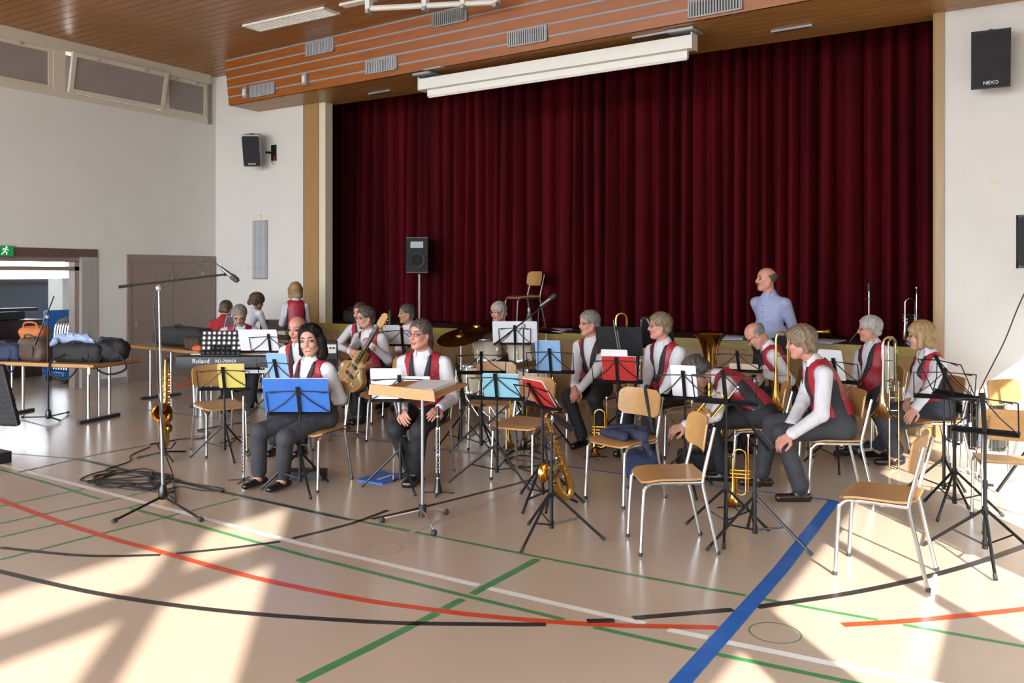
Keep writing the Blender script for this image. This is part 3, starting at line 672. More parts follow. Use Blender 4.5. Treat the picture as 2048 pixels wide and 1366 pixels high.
    hpr = [cap(s2-t2*.045+n2*.008, hc+R@V3(-.022, 0, -.06), .057 if not female else .047, .052 if not female else .045, None, 1, .02, 0)]+head_prims(hc, R, female, moust, smile, fat)
    if beard: hpr += [cap(hc+R@V3(.066, .015, -.103), hc+R@V3(.066, -.015, -.103), .019, None, None, 1, .01, 3)]
    cols = [sleeve, trousers, shoe, skin, 'eye', 'lip', brow, 'teeth']
    V, Q = surface(body, .0115); L = labels(body, V, Q); parts = [(V, Q, L)]
    V, Q = surface(hpr, .0048); L = labels(hpr, V, Q); parts.append((V, Q, np.array([3, 4, 5, 6, 7])[L]))
    for h_ in hp_:
        V, Q = surface(h_, .0050); parts.append((V, Q, 3))
    np_obj('body', parts, root, cols)
    if hair: hair_mesh(hc, R, hair[0], hair[1], root, female)
    if glass: glasses(hc, R, glass, root)
    # collar of the shirt
    cv = []; K = 15; fr = math.radians(40)
    for j in range(K):
        a = fr+(2*math.pi-2*fr)*j/(K-1); dr = n2*math.cos(a)+l*math.sin(a)
        base = s2-t2*.012; cv += [base+dr*.068+n2*.012, base+t2*.05+dr*.064+n2*.012, base+t2*.01+dr*.092+n2*.012-t2*.012]
    cm = MB(); cm.add([tuple(map(float, v)) for v in cv], [(3*j+k, 3*j+3+k, 3*j+4+k, 3*j+1+k) for j in range(K-1) for k in (0, 1)], sleeve)
    for e_, sg in ((0, 1), (K-1, -1)):
        b0 = V3(cv[3*e_+1]); b1 = V3(cv[3*e_+2]); tip = b1-t2*.045+n2*.012-l*sg*.02
        cm.add([tuple(map(float, v)) for v in (b0, b1, tip, b0*.6+tip*.4+n2*.004)], [(0, 1, 2, 3) if sg < 0 else (3, 2, 1, 0)], sleeve)
    co = cm.obj('collar', root, ang=60); md = co.modifiers.new('thickness', 'SOLIDIFY'); md.thickness = .004
    # waistcoat
    if top == 'vest':
        pr = [q_[:9]+(q_[9],) for q_ in tors]+[cap(p+l1*.07*w_, p-l1*.07*w_, .100*sc, None, n1, .9, .04, 0)]
        o_ = .012; ins = []
        # V opening, neck hole, arm holes, hem
        bot = p+t1*(vz)+n1*.15; topv = s2+n2*.15
        wdt = .078; ax_ = topv-bot; pl_ = []
        for q in (1, -1):
            edge = (topv+l*q*wdt)-(bot+l*q*.004); nn = np.cross(edge, n2)*q; pl_.append((bot+l*q*.004, nn if nn@l*q > 0 else -nn))
        vcut = cut(pl_+[(s1-n2*.0, -n2), (bot, -t1)]); neckcut = cap(s2-t2*.02-n2*.01, s2+t2*.2, .078, .09, None, 1, .004, -1, True)
        hem = cut([(p+t1*.012, t1)]); arm_cut = [cap(s2-t2*.082+l*q*(shw+.015), s2-t2*.16+l*q*(shw+.03), .066, .058, None, 1, .006, -1, True) for q in (1, -1)]
        armc2 = [cap(a_[1], a_[2], a_[3]+.012, a_[4]+.012, None, 1, .006, -1, True) for a_ in (arms[0], arms[3])]
        VP = pr; V, Q = surface(VP+[vcut, neckcut, hem]+arm_cut+armc2, .0088, o_)
        C = V[Q].mean(1); rel = C-s1; lat = rel@l1; fwd = rel@n1; up_ = rel@t1
        mi_ = np.where((np.abs(lat) > .115) & (fwd < .035) & (fwd > -.06) & (up_ < .12), 1, 0)
        np_obj('waistcoat', [(V, Q, mi_)], root, ['vest_red', 'vest_dark'])
        # lapels follow the V edge on the surface
        lm = MB(); solid = pr
        for q in (1, -1):
            rows = []
            for j in range(11):
                t = j/10; c0 = bot*(1-t)+topv*t; half = .004+(wdt-.004)*t; wd = .045*math.sin(math.pi*min(1, .25+t*.72))+.006
                row = []
                for x_ in (half-.003, half+wd*.5, half+wd):
                    x0 = c0+l*q*x_+n2*.15; d_ = -n2
                    for _ in range(14): x0 = x0+d_*(float(field(solid, x0[None].astype(np.float32))[0])-o_-.005)*.8
                    row.append(x0)
                rows.append(row)
            vs = [tuple(map(float, x_)) for r_ in rows for x_ in r_]; fs = []
            for j in range(10):
                for k in (0, 1): f_ = (3*j+k, 3*j+k+1, 3*j+k+4, 3*j+k+3); fs.append(f_ if q < 0 else f_[::-1])
            lm.add(vs, fs, 'vest_dark')
        lo_ = lm.obj('lapels', root, ang=70); md = lo_.modifiers.new('thickness', 'SOLIDIFY'); md.thickness = .004; md.offset = 0
        bm_ = MB()
        for j in (0, 1, 2):
            x0 = bot-t1*(.012+.05*j)+l1*.01
            for _ in range(12): x0 = x0-n1*(float(field(solid, x0[None].astype(np.float32))[0])-o_-.003)*.8
            bm_.ball(x0.tolist(), .007, 'black_gloss', 6)
        if not lean > 40: bm_.obj('buttons', root)
    else:
        bm_ = MB()
        for j in range(6):
            x0 = (s1+t2*(.16-.065*j) if j < 4 else p+t1*(.22-.065*(j-3)))+n2*.25
            for _ in range(14): x0 = x0-n2*(float(field(tors, x0[None].astype(np.float32))[0])-.002)*.8
            bm_.ball(x0.tolist(), .006, 'charcoal', 6)
        if top == 'shirt': bm_.obj('buttons', root)
    if pearls:
        b = MB()
        for k in range(26):
            a = 2*math.pi*k/26; pt = neck-t2*.012+(n2*math.cos(a)*.075+l*math.sin(a)*.066)+n2*.018-t2*.035*(math.cos(a)+.3)
            b.ball(pt.tolist(), .0055, 'pearl', 6)
        b.obj('necklace', root)
    return root

# ------------------------------------------------------------------ who is where
def spot(px, d): v = atd(px, HY, d); return (v.x, v.y)
def hd(px, py, d): return atd(px, py, d)
S = screen_dir
def SA(px, th): return S(th+math.degrees(math.atan((px-1024)/F)))
G = 'band members in red waistcoats'
person(spot(634, 6.95), SA(634, 36), 'black-haired woman with pearl necklace seated behind the blue folder', lean=6, head=(-16, 3), headroll=-5, twist=-8, feet=(fl(572, 975), fl(546, 962)), hands=(hd(622, 792, 6.85), hd(585, 795, 6.85)), hair=('long', 'hair_black'), female=1, smile=1, pearls=1, group=G, brow='hair_black', trousers='trousers_grey', vz=.17, skin='skin')
person(spot(850, 7.2), SA(850, 18), 'man with glasses and brown-grey hair seated behind the wooden music lectern', lean=4, head=(22, 0), hands=(hd(880, 816, 6.85), hd(806, 820, 6.85)), feet=(fl(868, 940), fl(838, 955)), hair=('short', 'hair_darkgrey'), glass='glass_frame', skin='skin_pink', group=G, sc=1.04, belly=1.05, curls=(.3, .6))
person(spot(744, 10.0), SA(742, 38), 'guitarist with glasses and grey goatee playing the blond archtop guitar', lean=5, head=(25, 4), hands=(hd(745, 692, 9.58), hd(700, 703, 9.5)), feet=(fl(742, 842), fl(716, 845)), hair=('full', 'hair_darkgrey'), glass='glass_frame', beard=1, group=G, sc=1.04, palms=((-.3, -.8, .2, -.2, -.5, .6), (-.8, .3, -.3, .2, .9, -.2)), curls=(.7, .55))
person(spot(826, 11.2), SA(826, 40), 'short-haired man seated in profile behind the white sheets near the stage', lean=6, head=(35, 2), hair=('short', 'hair_darkgrey'), group=G, sc=1.03, skin='skin_tan')
person(spot(730, 11.4), SA(730, 15), 'band member half hidden behind the guitarist, arm bent over a sunburst guitar', lean=10, head=(25, 10), hands=(hd(735, 700, 11.2), hd(700, 702, 11.15)), elbow=((-.3, .7, -.5), (-.4, -1, .0)), hair=('short', 'hair_brown'), group=G, seat=.5)
person(spot(478, 11.02), SA(478, -4), 'keyboard player with glasses and grey moustache looking down at the keys', lean=12, head=(8, 32), hands=(hd(540, 706, 10.55), hd(420, 706, 10.5)), hair=('full', 'hair_grey'), glass='glass_frame', moust=1, brow='hair_grey', group=G, seat=.47, feet=((.35, .12, 0), (.3, -.14, 0)), sc=1.05)
person(spot(436, 12.35), SA(436, -140), 'dark-haired person in a plain red shirt turned away behind the keyboard player', lean=14, head=(-10, 8), hair=('short', 'hair_brown'), top='plain', sleeve='shirt_red', group='people at the back tables', seat=.5)
person(spot(488, 12.4), SA(488, -150), 'curly brown-haired person in a white shirt bending over the back table', lean=34, head=(25, 12), hair=('curly', 'hair_brown'), top='plain', group='people at the back tables', standing=True, sc=.9, hands=((.5, .15, .85), (.5, -.15, .85)), feet=((.0, .1, 0), (0, -.1, 0)))
person(spot(592, 12.6), SA(592, 172), 'blonde woman in a red waistcoat standing with her back turned by the stage post', lean=8, head=(12, 2), hair=('bob', 'hair_blond'), female=1, standing=True, sc=.94, feet=((0, .1, 0), (.02, -.1, 0)), hands=((.34, .14, .95), (.34, -.14, .95)), group='people at the back tables')
person(spot(1004, 11.05), SA(1004, 22), 'drummer with curly grey hair and glasses behind the cream drum kit', lean=4, head=(20, 4), hair=('full', 'hair_white'), glass='tube', group=G, seat=.5, hands=((.4, .18, .78), (.4, -.18, .78)))
person(spot(1190, 8.8), SA(1190, 30), 'grey-haired man with glasses and clasped hands seated behind the red folder', lean=4, head=(32, 2), hands=(hd(1152, 790, 8.4), hd(1146, 795, 8.35)), feet=(fl(1215, 892), fl(1163, 893)), hair=('full', 'hair_grey'), glass='glass_frame', brow='hair_grey', skin='skin_pink', group=G, sc=1.04, curls=(.6, .6))
person(spot(1336, 8.2), SA(1336, 42), 'reddish-brown-haired man with blue-framed glasses seated behind the chair with the jacket', lean=5, head=(38, 0), hair=('full', 'hair_sandy'), glass='glass_frame', skin='skin_pink', group=G, sc=1.05, belly=1.08, hands=(hd(1310, 812, 7.8), hd(1280, 815, 7.8)))
person(spot(1530, 7.0), SA(1530, 88), 'man with dark grey curly hair bending far forward and reaching to the floor', lean=52, head=(10, 58), hands=(hd(1372, 850, 6.7), hd(1362, 900, 7.0)), feet=(fl(1446, 962), fl(1420, 935)), elbow=((-.2, .3, -.5), (-.4, -.2, .3)), hair=('curly', 'hair_darkgrey'), glass='glass_frame', group=G, sc=1.05, curls=(.6, .35))
person(spot(1541, 8.9), SA(1541, 38), 'bald moustached man in a light blue shirt standing with hands behind his back', lean=0, head=(34, -2), standing=True, sc=1.06, top='shirt', sleeve='shirt_blue', hair=('ring', 'hair_darkgrey'), moust=1, belly=1.3, skin='skin_pink', hands=((-.15, .08, .90), (-.15, -.05, .88)), elbow=((-1, .35, 0), (-1, -.35, 0)), feet=((.02, .13, 0), (.05, -.13, 0)), group='people in shirts', fat=1.12)
person(spot(1572, 8.15), SA(1572, 84), 'bald man with glasses bowing his head behind an upright trombone', lean=20, head=(6, 42), hair=('ring', 'hair_grey'), glass='glass_frame', skin='skin_pink', group=G, hands=(hd(1530, 748, 7.8), hd(1512, 770, 7.9)), seat=.47)
person(spot(1674, 6.55), SA(1674, 76), 'man with long grey-blond hair leaning forward, hands folded on his knee', lean=20, head=(14, 8), hands=(hd(1584, 868, 6.25), hd(1576, 862, 6.38)), feet=(fl(1600, 1003), fl(1524, 972)), hair=('wave', 'hair_sandy'), brow='hair_sandy', skin='skin_pink', group=G, sc=1.08, belly=1.2, shoe='shoe_brown', trousers='trousers_grey', curls=(.65, .5), footyaw=(6, 0))
person(spot(1752, 8.25), SA(1752, 44), 'white-haired man with glasses leaning back behind the silver trombone', lean=-8, side=-10, head=(40, 2), hands=(hd(1768, 792, 7.75), hd(1698, 788, 8.0)), feet=(fl(1800, 925), fl(1700, 910)), hair=('full', 'hair_white'), brow='hair_white', glass='glass_frame', skin='skin_pink', group=G, belly=1.12, curls=(.25, .7), trousers='trousers_grey')
person(spot(1872, 7.4), SA(1872, 62), 'blonde woman with glasses in jeans seated at the far right by the wall', lean=8, head=(30, 4), hands=(hd(1824, 828, 6.95), hd(1812, 815, 7.1)), feet=(fl(1842, 915), fl(1812, 930)), hair=('bob', 'hair_blond'), glass='glass_frame', female=1, trousers='jeans', group=G, brow='hair_sandy', curls=(.5, .4))
person(spot(606, 8.5), SA(606, 20), 'band member with a bald forehead hidden behind the black-haired woman', lean=6, head=(15, 10), hair=('ring', 'hair_grey'), group=G, hands=(hd(606, 790, 8.1), hd(552, 775, 8.1)), skin='skin_pink')
# ================================================================== chairs
def plywood(pts_fn, nu, nv, t, m):
    """curved sheet with thickness: pts_fn(u,v) -> (point, normal)"""
    b = MB(); top = []; bot = []
    for i in range(nu+1):
        for j in range(nv+1):
            p, n = pts_fn(i/nu, j/nv); p = Vector(p); n = Vector(n).normalized(); top.append(p+n*t/2); bot.append(p-n*t/2)
    N = len(top); W = nv+1; fs = []
    for i in range(nu):
        for j in range(nv):
            a = i*W+j; fs.append((a, a+W, a+W+1, a+1)); fs.append((N+a, N+a+1, N+a+W+1, N+a+W))
    rim = [(i, 0) for i in range(nu)]+[(nu, j) for j in range(nv)]+[(i, nv) for i in range(nu, 0, -1)]+[(0, j) for j in range(nv, 0, -1)]
    R = [i*W+j for i, j in rim]
    for k in range(len(R)): a, c = R[k], R[(k+1) % len(R)]; fs.append((a, N+a, N+c, c))
    return b.add(top+bot, fs, m)
def round_uv(u, v, w, h, r):
    """map the unit square to a rectangle w x h with rounded corners"""
    x = (u-.5)*w; y = (v-.5)*h; ax, ay = abs(x), abs(y)
    k = ay/(h/2); e = w/2
    if ay > h/2-r: e = w/2-r+math.sqrt(max(r*r-(ay-(h/2-r))**2, 0))
    return x*(e/(w/2)), y
def seat_fn(u, v):
    y, x = round_uv(u, v, .40, .40, .05); z = .452+.012*((2*y/.4)**2)*.5-.02*max(0, (x-.08)/.12)**2+.014*max(0, (-x-.08)/.12)**2
    return (x, y, z), (0, 0, 1)
def back_fn(u, v):
    y, z = round_uv(u, v, .41, .205, .055); x = -.222-.30*(z)*.5+.22*(y*y)/.04*.2
    return (x, y, .715+z), (1, -y*2.0, .25)
CH = {}
CH['seat'] = plywood(seat_fn, 12, 12, .012, 'beech').mesh('seat')
CH['backrest'] = plywood(back_fn, 14, 8, .011, 'beech').mesh('backrest')
def chair_tubes():
    out = []
    for q in (1, -1):
        y = q*.185
        out.append(('leg', MB().tube(bez([(.215, y*1.03, .0), (.196, y, .36), (.185, y, .405), (.15, y, .434), (.1, y, .436)], 5), .0115, 'tube', 8).mesh('leg')))
        out.append(('seat_rail', MB().tube([(.1, y, .436), (-.165, y, .436)], .0113, 'tube', 8).mesh('seat_rail')))
        out.append(('leg', MB().tube([(-.262, y*1.03, .0), (-.172, y, .40), (-.166, y, .437)], .0115, 'tube', 8).mesh('leg')))
        out.append(('back_post', MB().tube([(-.166, y, .437), (-.172, y, .48), (-.243, y*.97, .77)], .0115, 'tube', 8).mesh('back_post')))
        for x in (.2155, -.2625): out.append(('foot_cap', MB().cyl((x, y*1.03, 0), (x, y*1.03, .022), .0135, 'rubber', n=10).mesh('foot_cap')))
        for z, x in ((.67, -.21), (.75, -.222)): out.append(('rivet', MB().ball((x+.006, y*.9, z), .006, 'chrome', 6, (.5, 1, 1)).mesh('rivet')))
    out.append(('crossbar', MB().tube([(-.03, .185, .43), (-.03, -.185, .43)], .009, 'tube', 8).mesh('crossbar')))
    return out
CT = chair_tubes()
def chair(loc, yaw, label, z=0, group='beech and chrome chairs'):
    o = empty('chair', (loc[0], loc[1], z), yaw, label, 'chair', group)
    for k in ('seat', 'backrest'): inst(k, CH[k], o)
    for n, me in CT: inst(n, me, o)
    return o
def legs_chair(fl_, fr_, rl_, rr_, label):
    """chair from the floor pixels of its four feet (front-left, front-right, rear-left, rear-right as the sitter has them)"""
    P = [fl(*q) for q in (fl_, fr_, rl_, rr_)]; c = sum(P, Vector())/4; f = (P[0]+P[1]-P[2]-P[3]); return chair(c, math.atan2(f.y, f.x), label)
def behind(px, d, th, label, off=.04):
    x, y = spot(px, d); a = SA(px, th); return chair((x+math.cos(a)*off, y+math.sin(a)*off), a, label)
behind(634, 6.95, 36, 'chair under the black-haired woman behind the blue folder'); behind(850, 7.2, 18, 'chair under the man behind the wooden music lectern')
behind(744, 10.0, 38, 'chair under the guitarist with the blond guitar'); behind(826, 11.2, 40, 'chair under the short-haired man seated by the stage')
behind(1190, 8.8, 30, 'chair under the grey-haired man with clasped hands'); behind(1336, 8.2, 42, 'chair under the man with blue-framed glasses')
behind(1530, 7.0, 88, 'chair under the man bending forward to the floor'); behind(1572, 8.15, 84, 'chair under the bald man with the upright trombone')
behind(1674, 6.55, 76, 'chair under the man with long grey-blond hair'); behind(1752, 8.25, 44, 'chair under the white-haired man leaning back'); behind(1872, 7.4, 62, 'chair under the blonde woman in jeans'); behind(606, 8.5, 20, 'chair under the band member hidden behind the black-haired woman')
legs_chair((1277, 1112), (1250, 1074), (1428, 1110), (1389, 1070), 'empty chair in the centre foreground facing left, seat bare')
legs_chair((1667, 1151), (1693, 1110), (1843, 1183), (1858, 1138), 'empty chair in the right foreground standing in the sunlight')
legs_chair((1248, 1019), (1167, 997), (1331, 997), (1241, 978), 'chair with a dark blue jacket on its seat')
legs_chair((1068, 965), (980, 962), (1110, 945), (1027, 942), 'empty chair left of the gold saxophone')
chair((fl(985, 893)), S(12), 'empty chair standing behind the light blue folder, before the drum kit')
legs_chair((494, 905), (413, 918), (464, 890), (383, 902), 'empty chair behind the yellow folder')
chair(fl(764, 874), S(66), 'empty chair between the guitarist and the lectern'); chair(fl(814, 834), S(40), 'empty chair farther back, just behind the lectern man\'s shoulder')
chair(fl(2018, 1052), S(20)+math.pi, 'chair at the right edge with only its front corner in view'); chair(fl(2050, 965), S(-25), 'chair by the right wall turned toward the snare drums')
p = atd(1047, 640, 12.3); chair((p.x, p.y), S(62), 'lone chair standing up on the stage', z=ZS)
o = empty('drum_stool', (*spot(1004, 11.05), 0), 0, 'round black stool under the drummer', 'stool')
MB().lathe([(0, .41), (.16, .41), (.175, .44), (.17, .48), (0, .485)], 'black_matte').obj('cushion', o); MB().cyl((0, 0, .1), (0, 0, .42), .018, 'chrome').obj('pole', o)
for k in range(3): a = k*2.094; MB().tube([(0, 0, .25), (.24*math.cos(a), .24*math.sin(a), .012)], .01, 'chrome').obj('leg', o)
o = empty('keyboard_bench', (*spot(478, 11.02), 0), S(-4), 'black bench under the keyboard player', 'bench')
MB().rbox((0, 0, .435), (.30, .56, .07), .02, 'black_matte').obj('cushion', o)
for sx in (-1, 1):
    MB().tube([(-.14, sx*.2, .012), (.12, sx*.2, .40)], .014, 'black_metal').tube([(.14, sx*.2, .012), (-.12, sx*.2, .40)], .014, 'black_metal').obj('leg_cross', o)
# ================================================================== music stands
def desk_frame(w, h, m='black_metal'):
    b = MB(); hw = w/2
    b.box((0, 0, 0), (.03, w, .008), m).box((-.022, 0, .008), (.005, w, .02), m)          # ledge
    b.box((0, 0, h*.52), (.010, .026, h*1.08), m)                                            # spine
    for q in (-1, 1):
        b.tube([(0, 0, h*.98), (0, q*hw, h*.93)], .0042, m, 6).tube([(0, q*hw, h*.93), (0, q*hw*.97, .0)], .0042, m, 6)
        b.tube([(0, 0, h), (0, q*hw*.45, h*.48), (0, q*hw*.96, .012)], .0042, m, 6); b.tube([(0, q*hw*.5, h*.96), (.004, q*hw*.86, h*.90)], .004, m, 6)
    b.box((0, 0, h*1.06), (.012, .03, .035), m)
    return b
def stand(name, loc, yaw, zd, label, w=.47, h=.20, tilt=.35, spread=.31, tri=0.5, desk='open', m='black_metal', collar=.30, group='wire music stands', solid=None, deskyaw=0):
    o = empty(name, (loc[0], loc[1], 0), yaw, label, 'music stand', group)
    MB().cyl((0, 0, .10), (0, 0, zd*.62), .012, m, n=8).obj('lower_pole', o); MB().cyl((0, 0, zd*.6), (0, 0, zd-.01), .009, m, n=8).obj('upper_pole', o)
    
    for z_, r_ in ((collar, .018), (.10, .016), (zd*.6, .015)): MB().cyl((0, 0, z_-.025), (0, 0, z_+.025), r_, m, n=8).obj('collar', o)
    MB().cyl((0, .01, zd*.6), (0, .045, zd*.6), .008, m, n=6).obj('knob', o)
    for k in range(3):
        a = tri+k*2.094; d = Vector((math.cos(a), math.sin(a), 0)); e = d*spread; ft = Vector((e.x, e.y, .012))
        lg = MB().tube([d*.015+Vector((0, 0, collar)), ft], .0095, m, 6).obj('leg', o)
        mid = (d*.015+Vector((0, 0, collar))).lerp(ft, .52); MB().tube([d*.012+Vector((0, 0, .10)), mid], .0055, m, 6).obj('brace', o)
        MB().tube([ft.lerp(Vector((0, 0, collar)), .07), ft], .0125, 'rubber', 6).obj('foot', lg)
    if desk == 'open':
        b = desk_frame(w, h, m) if not solid else MB().rbox((0, 0, h/2), (.006, w, h), .02, solid, ax=0).box((-.03, 0, 0), (.07, w*.96, .006), solid)
        k = b.obj('desk', o); k.location = (0, 0, zd); k.rotation_euler = (0, tilt, deskyaw)
    elif desk == 'folded':
        k = MB().box((0, 0, 0), (.035, .05, .42), m).box((.02, 0, -.12), (.02, .06, .12), m).obj('folded_desk', o); k.location = (0, 0, zd+.02); k.rotation_euler = (0, tilt, deskyaw)
    return o
mat('paper', '#d6d6da', .7, var=.04); mat('paper_blue', '#2f66b6', .55, var=.08); mat('paper_aqua', '#7fb3c4', .6, var=.06); mat('paper_sky', '#7fa5d0', .6, var=.06); mat('paper_red', '#b32a26', .55, var=.08); mat('paper_yellow', '#c9b85e', .6, var=.05); mat('paper_black', '#121215', .5); mat('ink', '#4a4a50', .7); mat('navy', '#242c44', .8, var=.2, bump=.5, bscale=25)
def folder(st, w, h, m, label, dy=0, dz=.012, roll=0, cat='folder', name='folder', sheets=None, t=.012, lift=0):
    """lies on the reader's side of a stand's open desk"""
    k = [c for c in st.children if c.name.startswith('desk')][0]
    M = Matrix.LocRotScale(st.location, st.rotation_euler.to_quaternion(), None) @ Matrix.LocRotScale(k.location, k.rotation_euler.to_quaternion(), None)
    M = M @ Matrix.Translation((-.012-t/2-lift, dy, dz+h/2)) @ Matrix.Rotation(roll, 4, 'X')
    o = empty(name, (0, 0, 0), 0, label, cat); o.matrix_world = M; o.location = M.to_translation(); o.rotation_mode = 'QUATERNION'; o.rotation_quaternion = M.to_quaternion()
    MB().rbox((t/2-.001, 0, 0), (.002, w, h), .012, m, ax=0).obj('cover', o)
    if sheets: MB().box((0, .006, .006), (t-.004, w-.01, h-.008), sheets).obj('sheets', o, smooth=False)
    return o
def stack(loc, yaw, w, d, t, m, label, z=0, cat='booklets', name='booklet_stack', n=4):
    o = empty(name, (loc[0], loc[1], z), yaw, label, cat); rng = random.Random(hash(label) % 1000)
    for k in range(n): MB().box((rng.uniform(-.015, .015), rng.uniform(-.015, .015), t*(k+.5)/n), (d, w, t/n*.92), m if k % 2 == 0 else 'paper', rotm(rng.uniform(-.12, .12))).obj('booklet', o, smooth=False)
    return o
WS = 'music_stand'
def floor_at(px, d): v = atd(px, HY, d); return Vector((v.x, v.y, 0))
def zpx(y, d): return H-(y-HY)/F*d
s1 = stand(WS, floor_at(449, 7.9), S(-6), zpx(779, 7.9), 'wire music stand holding the yellow folder'); folder(s1, .24, .24, 'paper_yellow', 'yellow folder upright on a wire stand', dy=.07, sheets='paper')
s2 = stand(WS, floor_at(600, 6.69), S(0), zpx(828, 6.69), 'wire music stand holding the large blue folder in front', w=.50, h=.205); folder(s2, .51, .29, 'paper_blue', 'large royal blue folder opened before the black-haired woman', dy=-.02, sheets='paper'); k = s2
s3 = stand(WS, floor_at(801, 6.78), S(0), zpx(802, 6.78), 'wire music stand half hidden behind the wooden lectern', w=.48); folder(s3, .24, .27, 'paper', 'white music sheet left of the wooden lectern', dy=-.11, name='sheet_music', cat='sheet music'); folder(s3, .22, .20, 'paper', 'lower white music sheet behind the wooden lectern', dy=.13, name='sheet_music', cat='sheet music')
s4 = stand(WS, floor_at(994, 7.0), S(12), zpx(798, 7.0), 'wire music stand holding the aqua folder', spread=.4, tri=.9); folder(s4, .30, .21, 'paper_aqua', 'aqua blue folder on the stand beside the lectern', dy=.04, sheets='paper')
s5 = stand(WS, floor_at(1085, 6.3), S(58), zpx(815, 6.3), 'wire music stand holding the dark red folder seen at a slant', tilt=.6); folder(s5, .26, .24, 'paper_red', 'dark red folder slanting above the gold saxophone', dy=.05, sheets='paper')
s6 = stand(WS, floor_at(1103, 5.46), S(50), zpx(862, 5.46), 'black music stand with a folded desk in front of the gold saxophone', desk='none', spread=.34, tri=.25)
k = MB().tube([atd(1090, 818, 5.5)-s6.location, atd(1128, 846, 5.46)-s6.location], .008, 'black_metal', 6).tube([atd(1112, 834, 5.46)-s6.location, atd(1146, 860, 5.42)-s6.location], .022, 'black_metal', 6); k.v = [tuple(Matrix.Rotation(-S(50), 3, 'Z') @ Vector(v)) for v in k.v]; k.obj('folded_desk', s6)
s7 = stand(WS, floor_at(963, 8.1), S(0), zpx(747, 8.1), 'empty wire music stand in front of the drum kit'); s7b = stand(WS, floor_at(922, 8.35), S(80), .60, 'low folded music stand right of the seated lectern man', desk='folded', tilt=.2)
s8 = stand(WS, floor_at(1102, 8.1), S(14), zpx(745, 8.1), 'wire music stand holding the sky blue folder', h=.22, w=.45); folder(s8, .24, .31, 'paper_sky', 'sky blue folder beside the grey-haired man with clasped hands', dy=-.02, roll=.0, sheets='paper')
s9 = stand(WS, floor_at(1235, 7.8), S(16), zpx(764, 7.8), 'wire music stand holding the bright red folder', h=.22, w=.46); folder(s9, .31, .24, 'paper_red', 'bright red folder on the stand in the middle', dy=.02, sheets='paper'); folder(s9, .24, .30, 'paper', 'white sheet standing behind the bright red folder', dy=-.02, lift=.016, name='sheet_music', cat='sheet music')
s10 = stand(WS, floor_at(1370, 6.7), S(24), zpx(797, 6.7), 'wire music stand with a white sheet before the bending man', w=.42, h=.21); folder(s10, .20, .27, 'paper', 'white music sheet before the bending man', dy=0, name='sheet_music', cat='sheet music')
s11 = stand(WS, floor_at(1452, 5.55), S(28), zpx(806, 5.55), 'tall empty wire music stand beside the bending man', w=.42, h=.205, tri=.2)
s12 = stand(WS, floor_at(1510, 5.35), S(60), zpx(890, 5.35), 'black music stand with its desk folded down, nearest the blue court line', desk='none', spread=.36, tri=-.15)
k = MB().tube([atd(1470, 808, 5.5)-s12.location, atd(1528, 886, 5.35)-s12.location], .009, 'black_metal', 6).tube([atd(1512, 862, 5.36)-s12.location, atd(1542, 898, 5.33)-s12.location], .026, 'black_metal', 6); k.v = [tuple(Matrix.Rotation(-S(60), 3, 'Z') @ Vector(v)) for v in k.v]; k.obj('folded_desk', s12)
s13 = stand(WS, floor_at(1674, 7.5), S(46), zpx(764, 7.5), 'wire music stand behind the man with long grey-blond hair', h=.2, w=.42); folder(s13, .22, .29, 'paper', 'greyish music sheet behind the man with long hair', dy=-.03, name='sheet_music', cat='sheet music')
s14 = stand(WS, floor_at(1888, 6.45), S(24), zpx(796, 6.45), 'empty wire music stand in front of the blonde woman in jeans', w=.42, h=.22); s15 = stand(WS, floor_at(1909, 6.05), S(76), zpx(792, 6.05), 'wire music stand seen edge-on right of the blonde woman', w=.42, h=.3, tilt=.5)
s16 = stand(WS, floor_at(1970, 5.05), S(38), zpx(866, 5.05), 'wire music stand nearest the right edge over an empty chair', w=.36, h=.23, spread=.36, tri=.3)
s17 = stand(WS, floor_at(541, 10.0), S(4), zpx(704, 10.0), 'wire music stand with white sheets in front of the keyboard player', h=.2); folder(s17, .46, .27, 'paper', 'wide white music sheets beside the keyboard', dy=-.13, name='sheet_music', cat='sheet music')
s18 = stand(WS, floor_at(556, 7.85), S(12), zpx(764, 7.85), 'wire music stand behind the black-haired woman\'s shoulder', h=.2, w=.36); folder(s18, .20, .27, 'paper_sky', 'light blue folder behind the black-haired woman\'s shoulder', dy=.02, sheets='paper')
s19 = stand('orchestra_stand', floor_at(1240, 8.55), S(20), zpx(710, 8.55), 'black solid-desk music stand holding a dark folder behind the grey-haired man', w=.47, h=.30, solid='paper_black', tilt=.28, group='solid desk music stands', m='black_metal')
s20 = stand('orchestra_stand', floor_at(1316, 9.3), S(20), zpx(696, 9.3), 'black solid-desk music stand with chrome edges next to the bass clarinet neck', w=.36, h=.36, solid='paper_black', tilt=.3, group='solid desk music stands', m='chrome')
s21 = stand(WS, floor_at(1478, 7.7), S(30), zpx(742, 7.7), 'wire music stand behind the bending man', h=.17, w=.42); folder(s21, .26, .05, 'cream_paint', 'beige booklet on the stand behind the bending man', dy=.04, sheets='paper')
s22 = stand(WS, floor_at(806, 10.3), S(6), zpx(691, 10.3), 'wire music stand with two white sheets before the short-haired man', h=.2, w=.46); folder(s22, .21, .25, 'paper', 'left white sheet before the short-haired man', dy=-.13, name='sheet_music', cat='sheet music'); folder(s22, .22, .25, 'paper', 'right white sheet before the short-haired man', dy=.12, name='sheet_music', cat='sheet music')
s23 = stand(WS, floor_at(1030, 9.6), S(4), zpx(688, 9.6), 'wire music stand in front of the drummer', h=.2, w=.36); folder(s23, .50, .26, 'paper', 'wide white music sheet in front of the drummer', dy=.0, name='sheet_music', cat='sheet music')
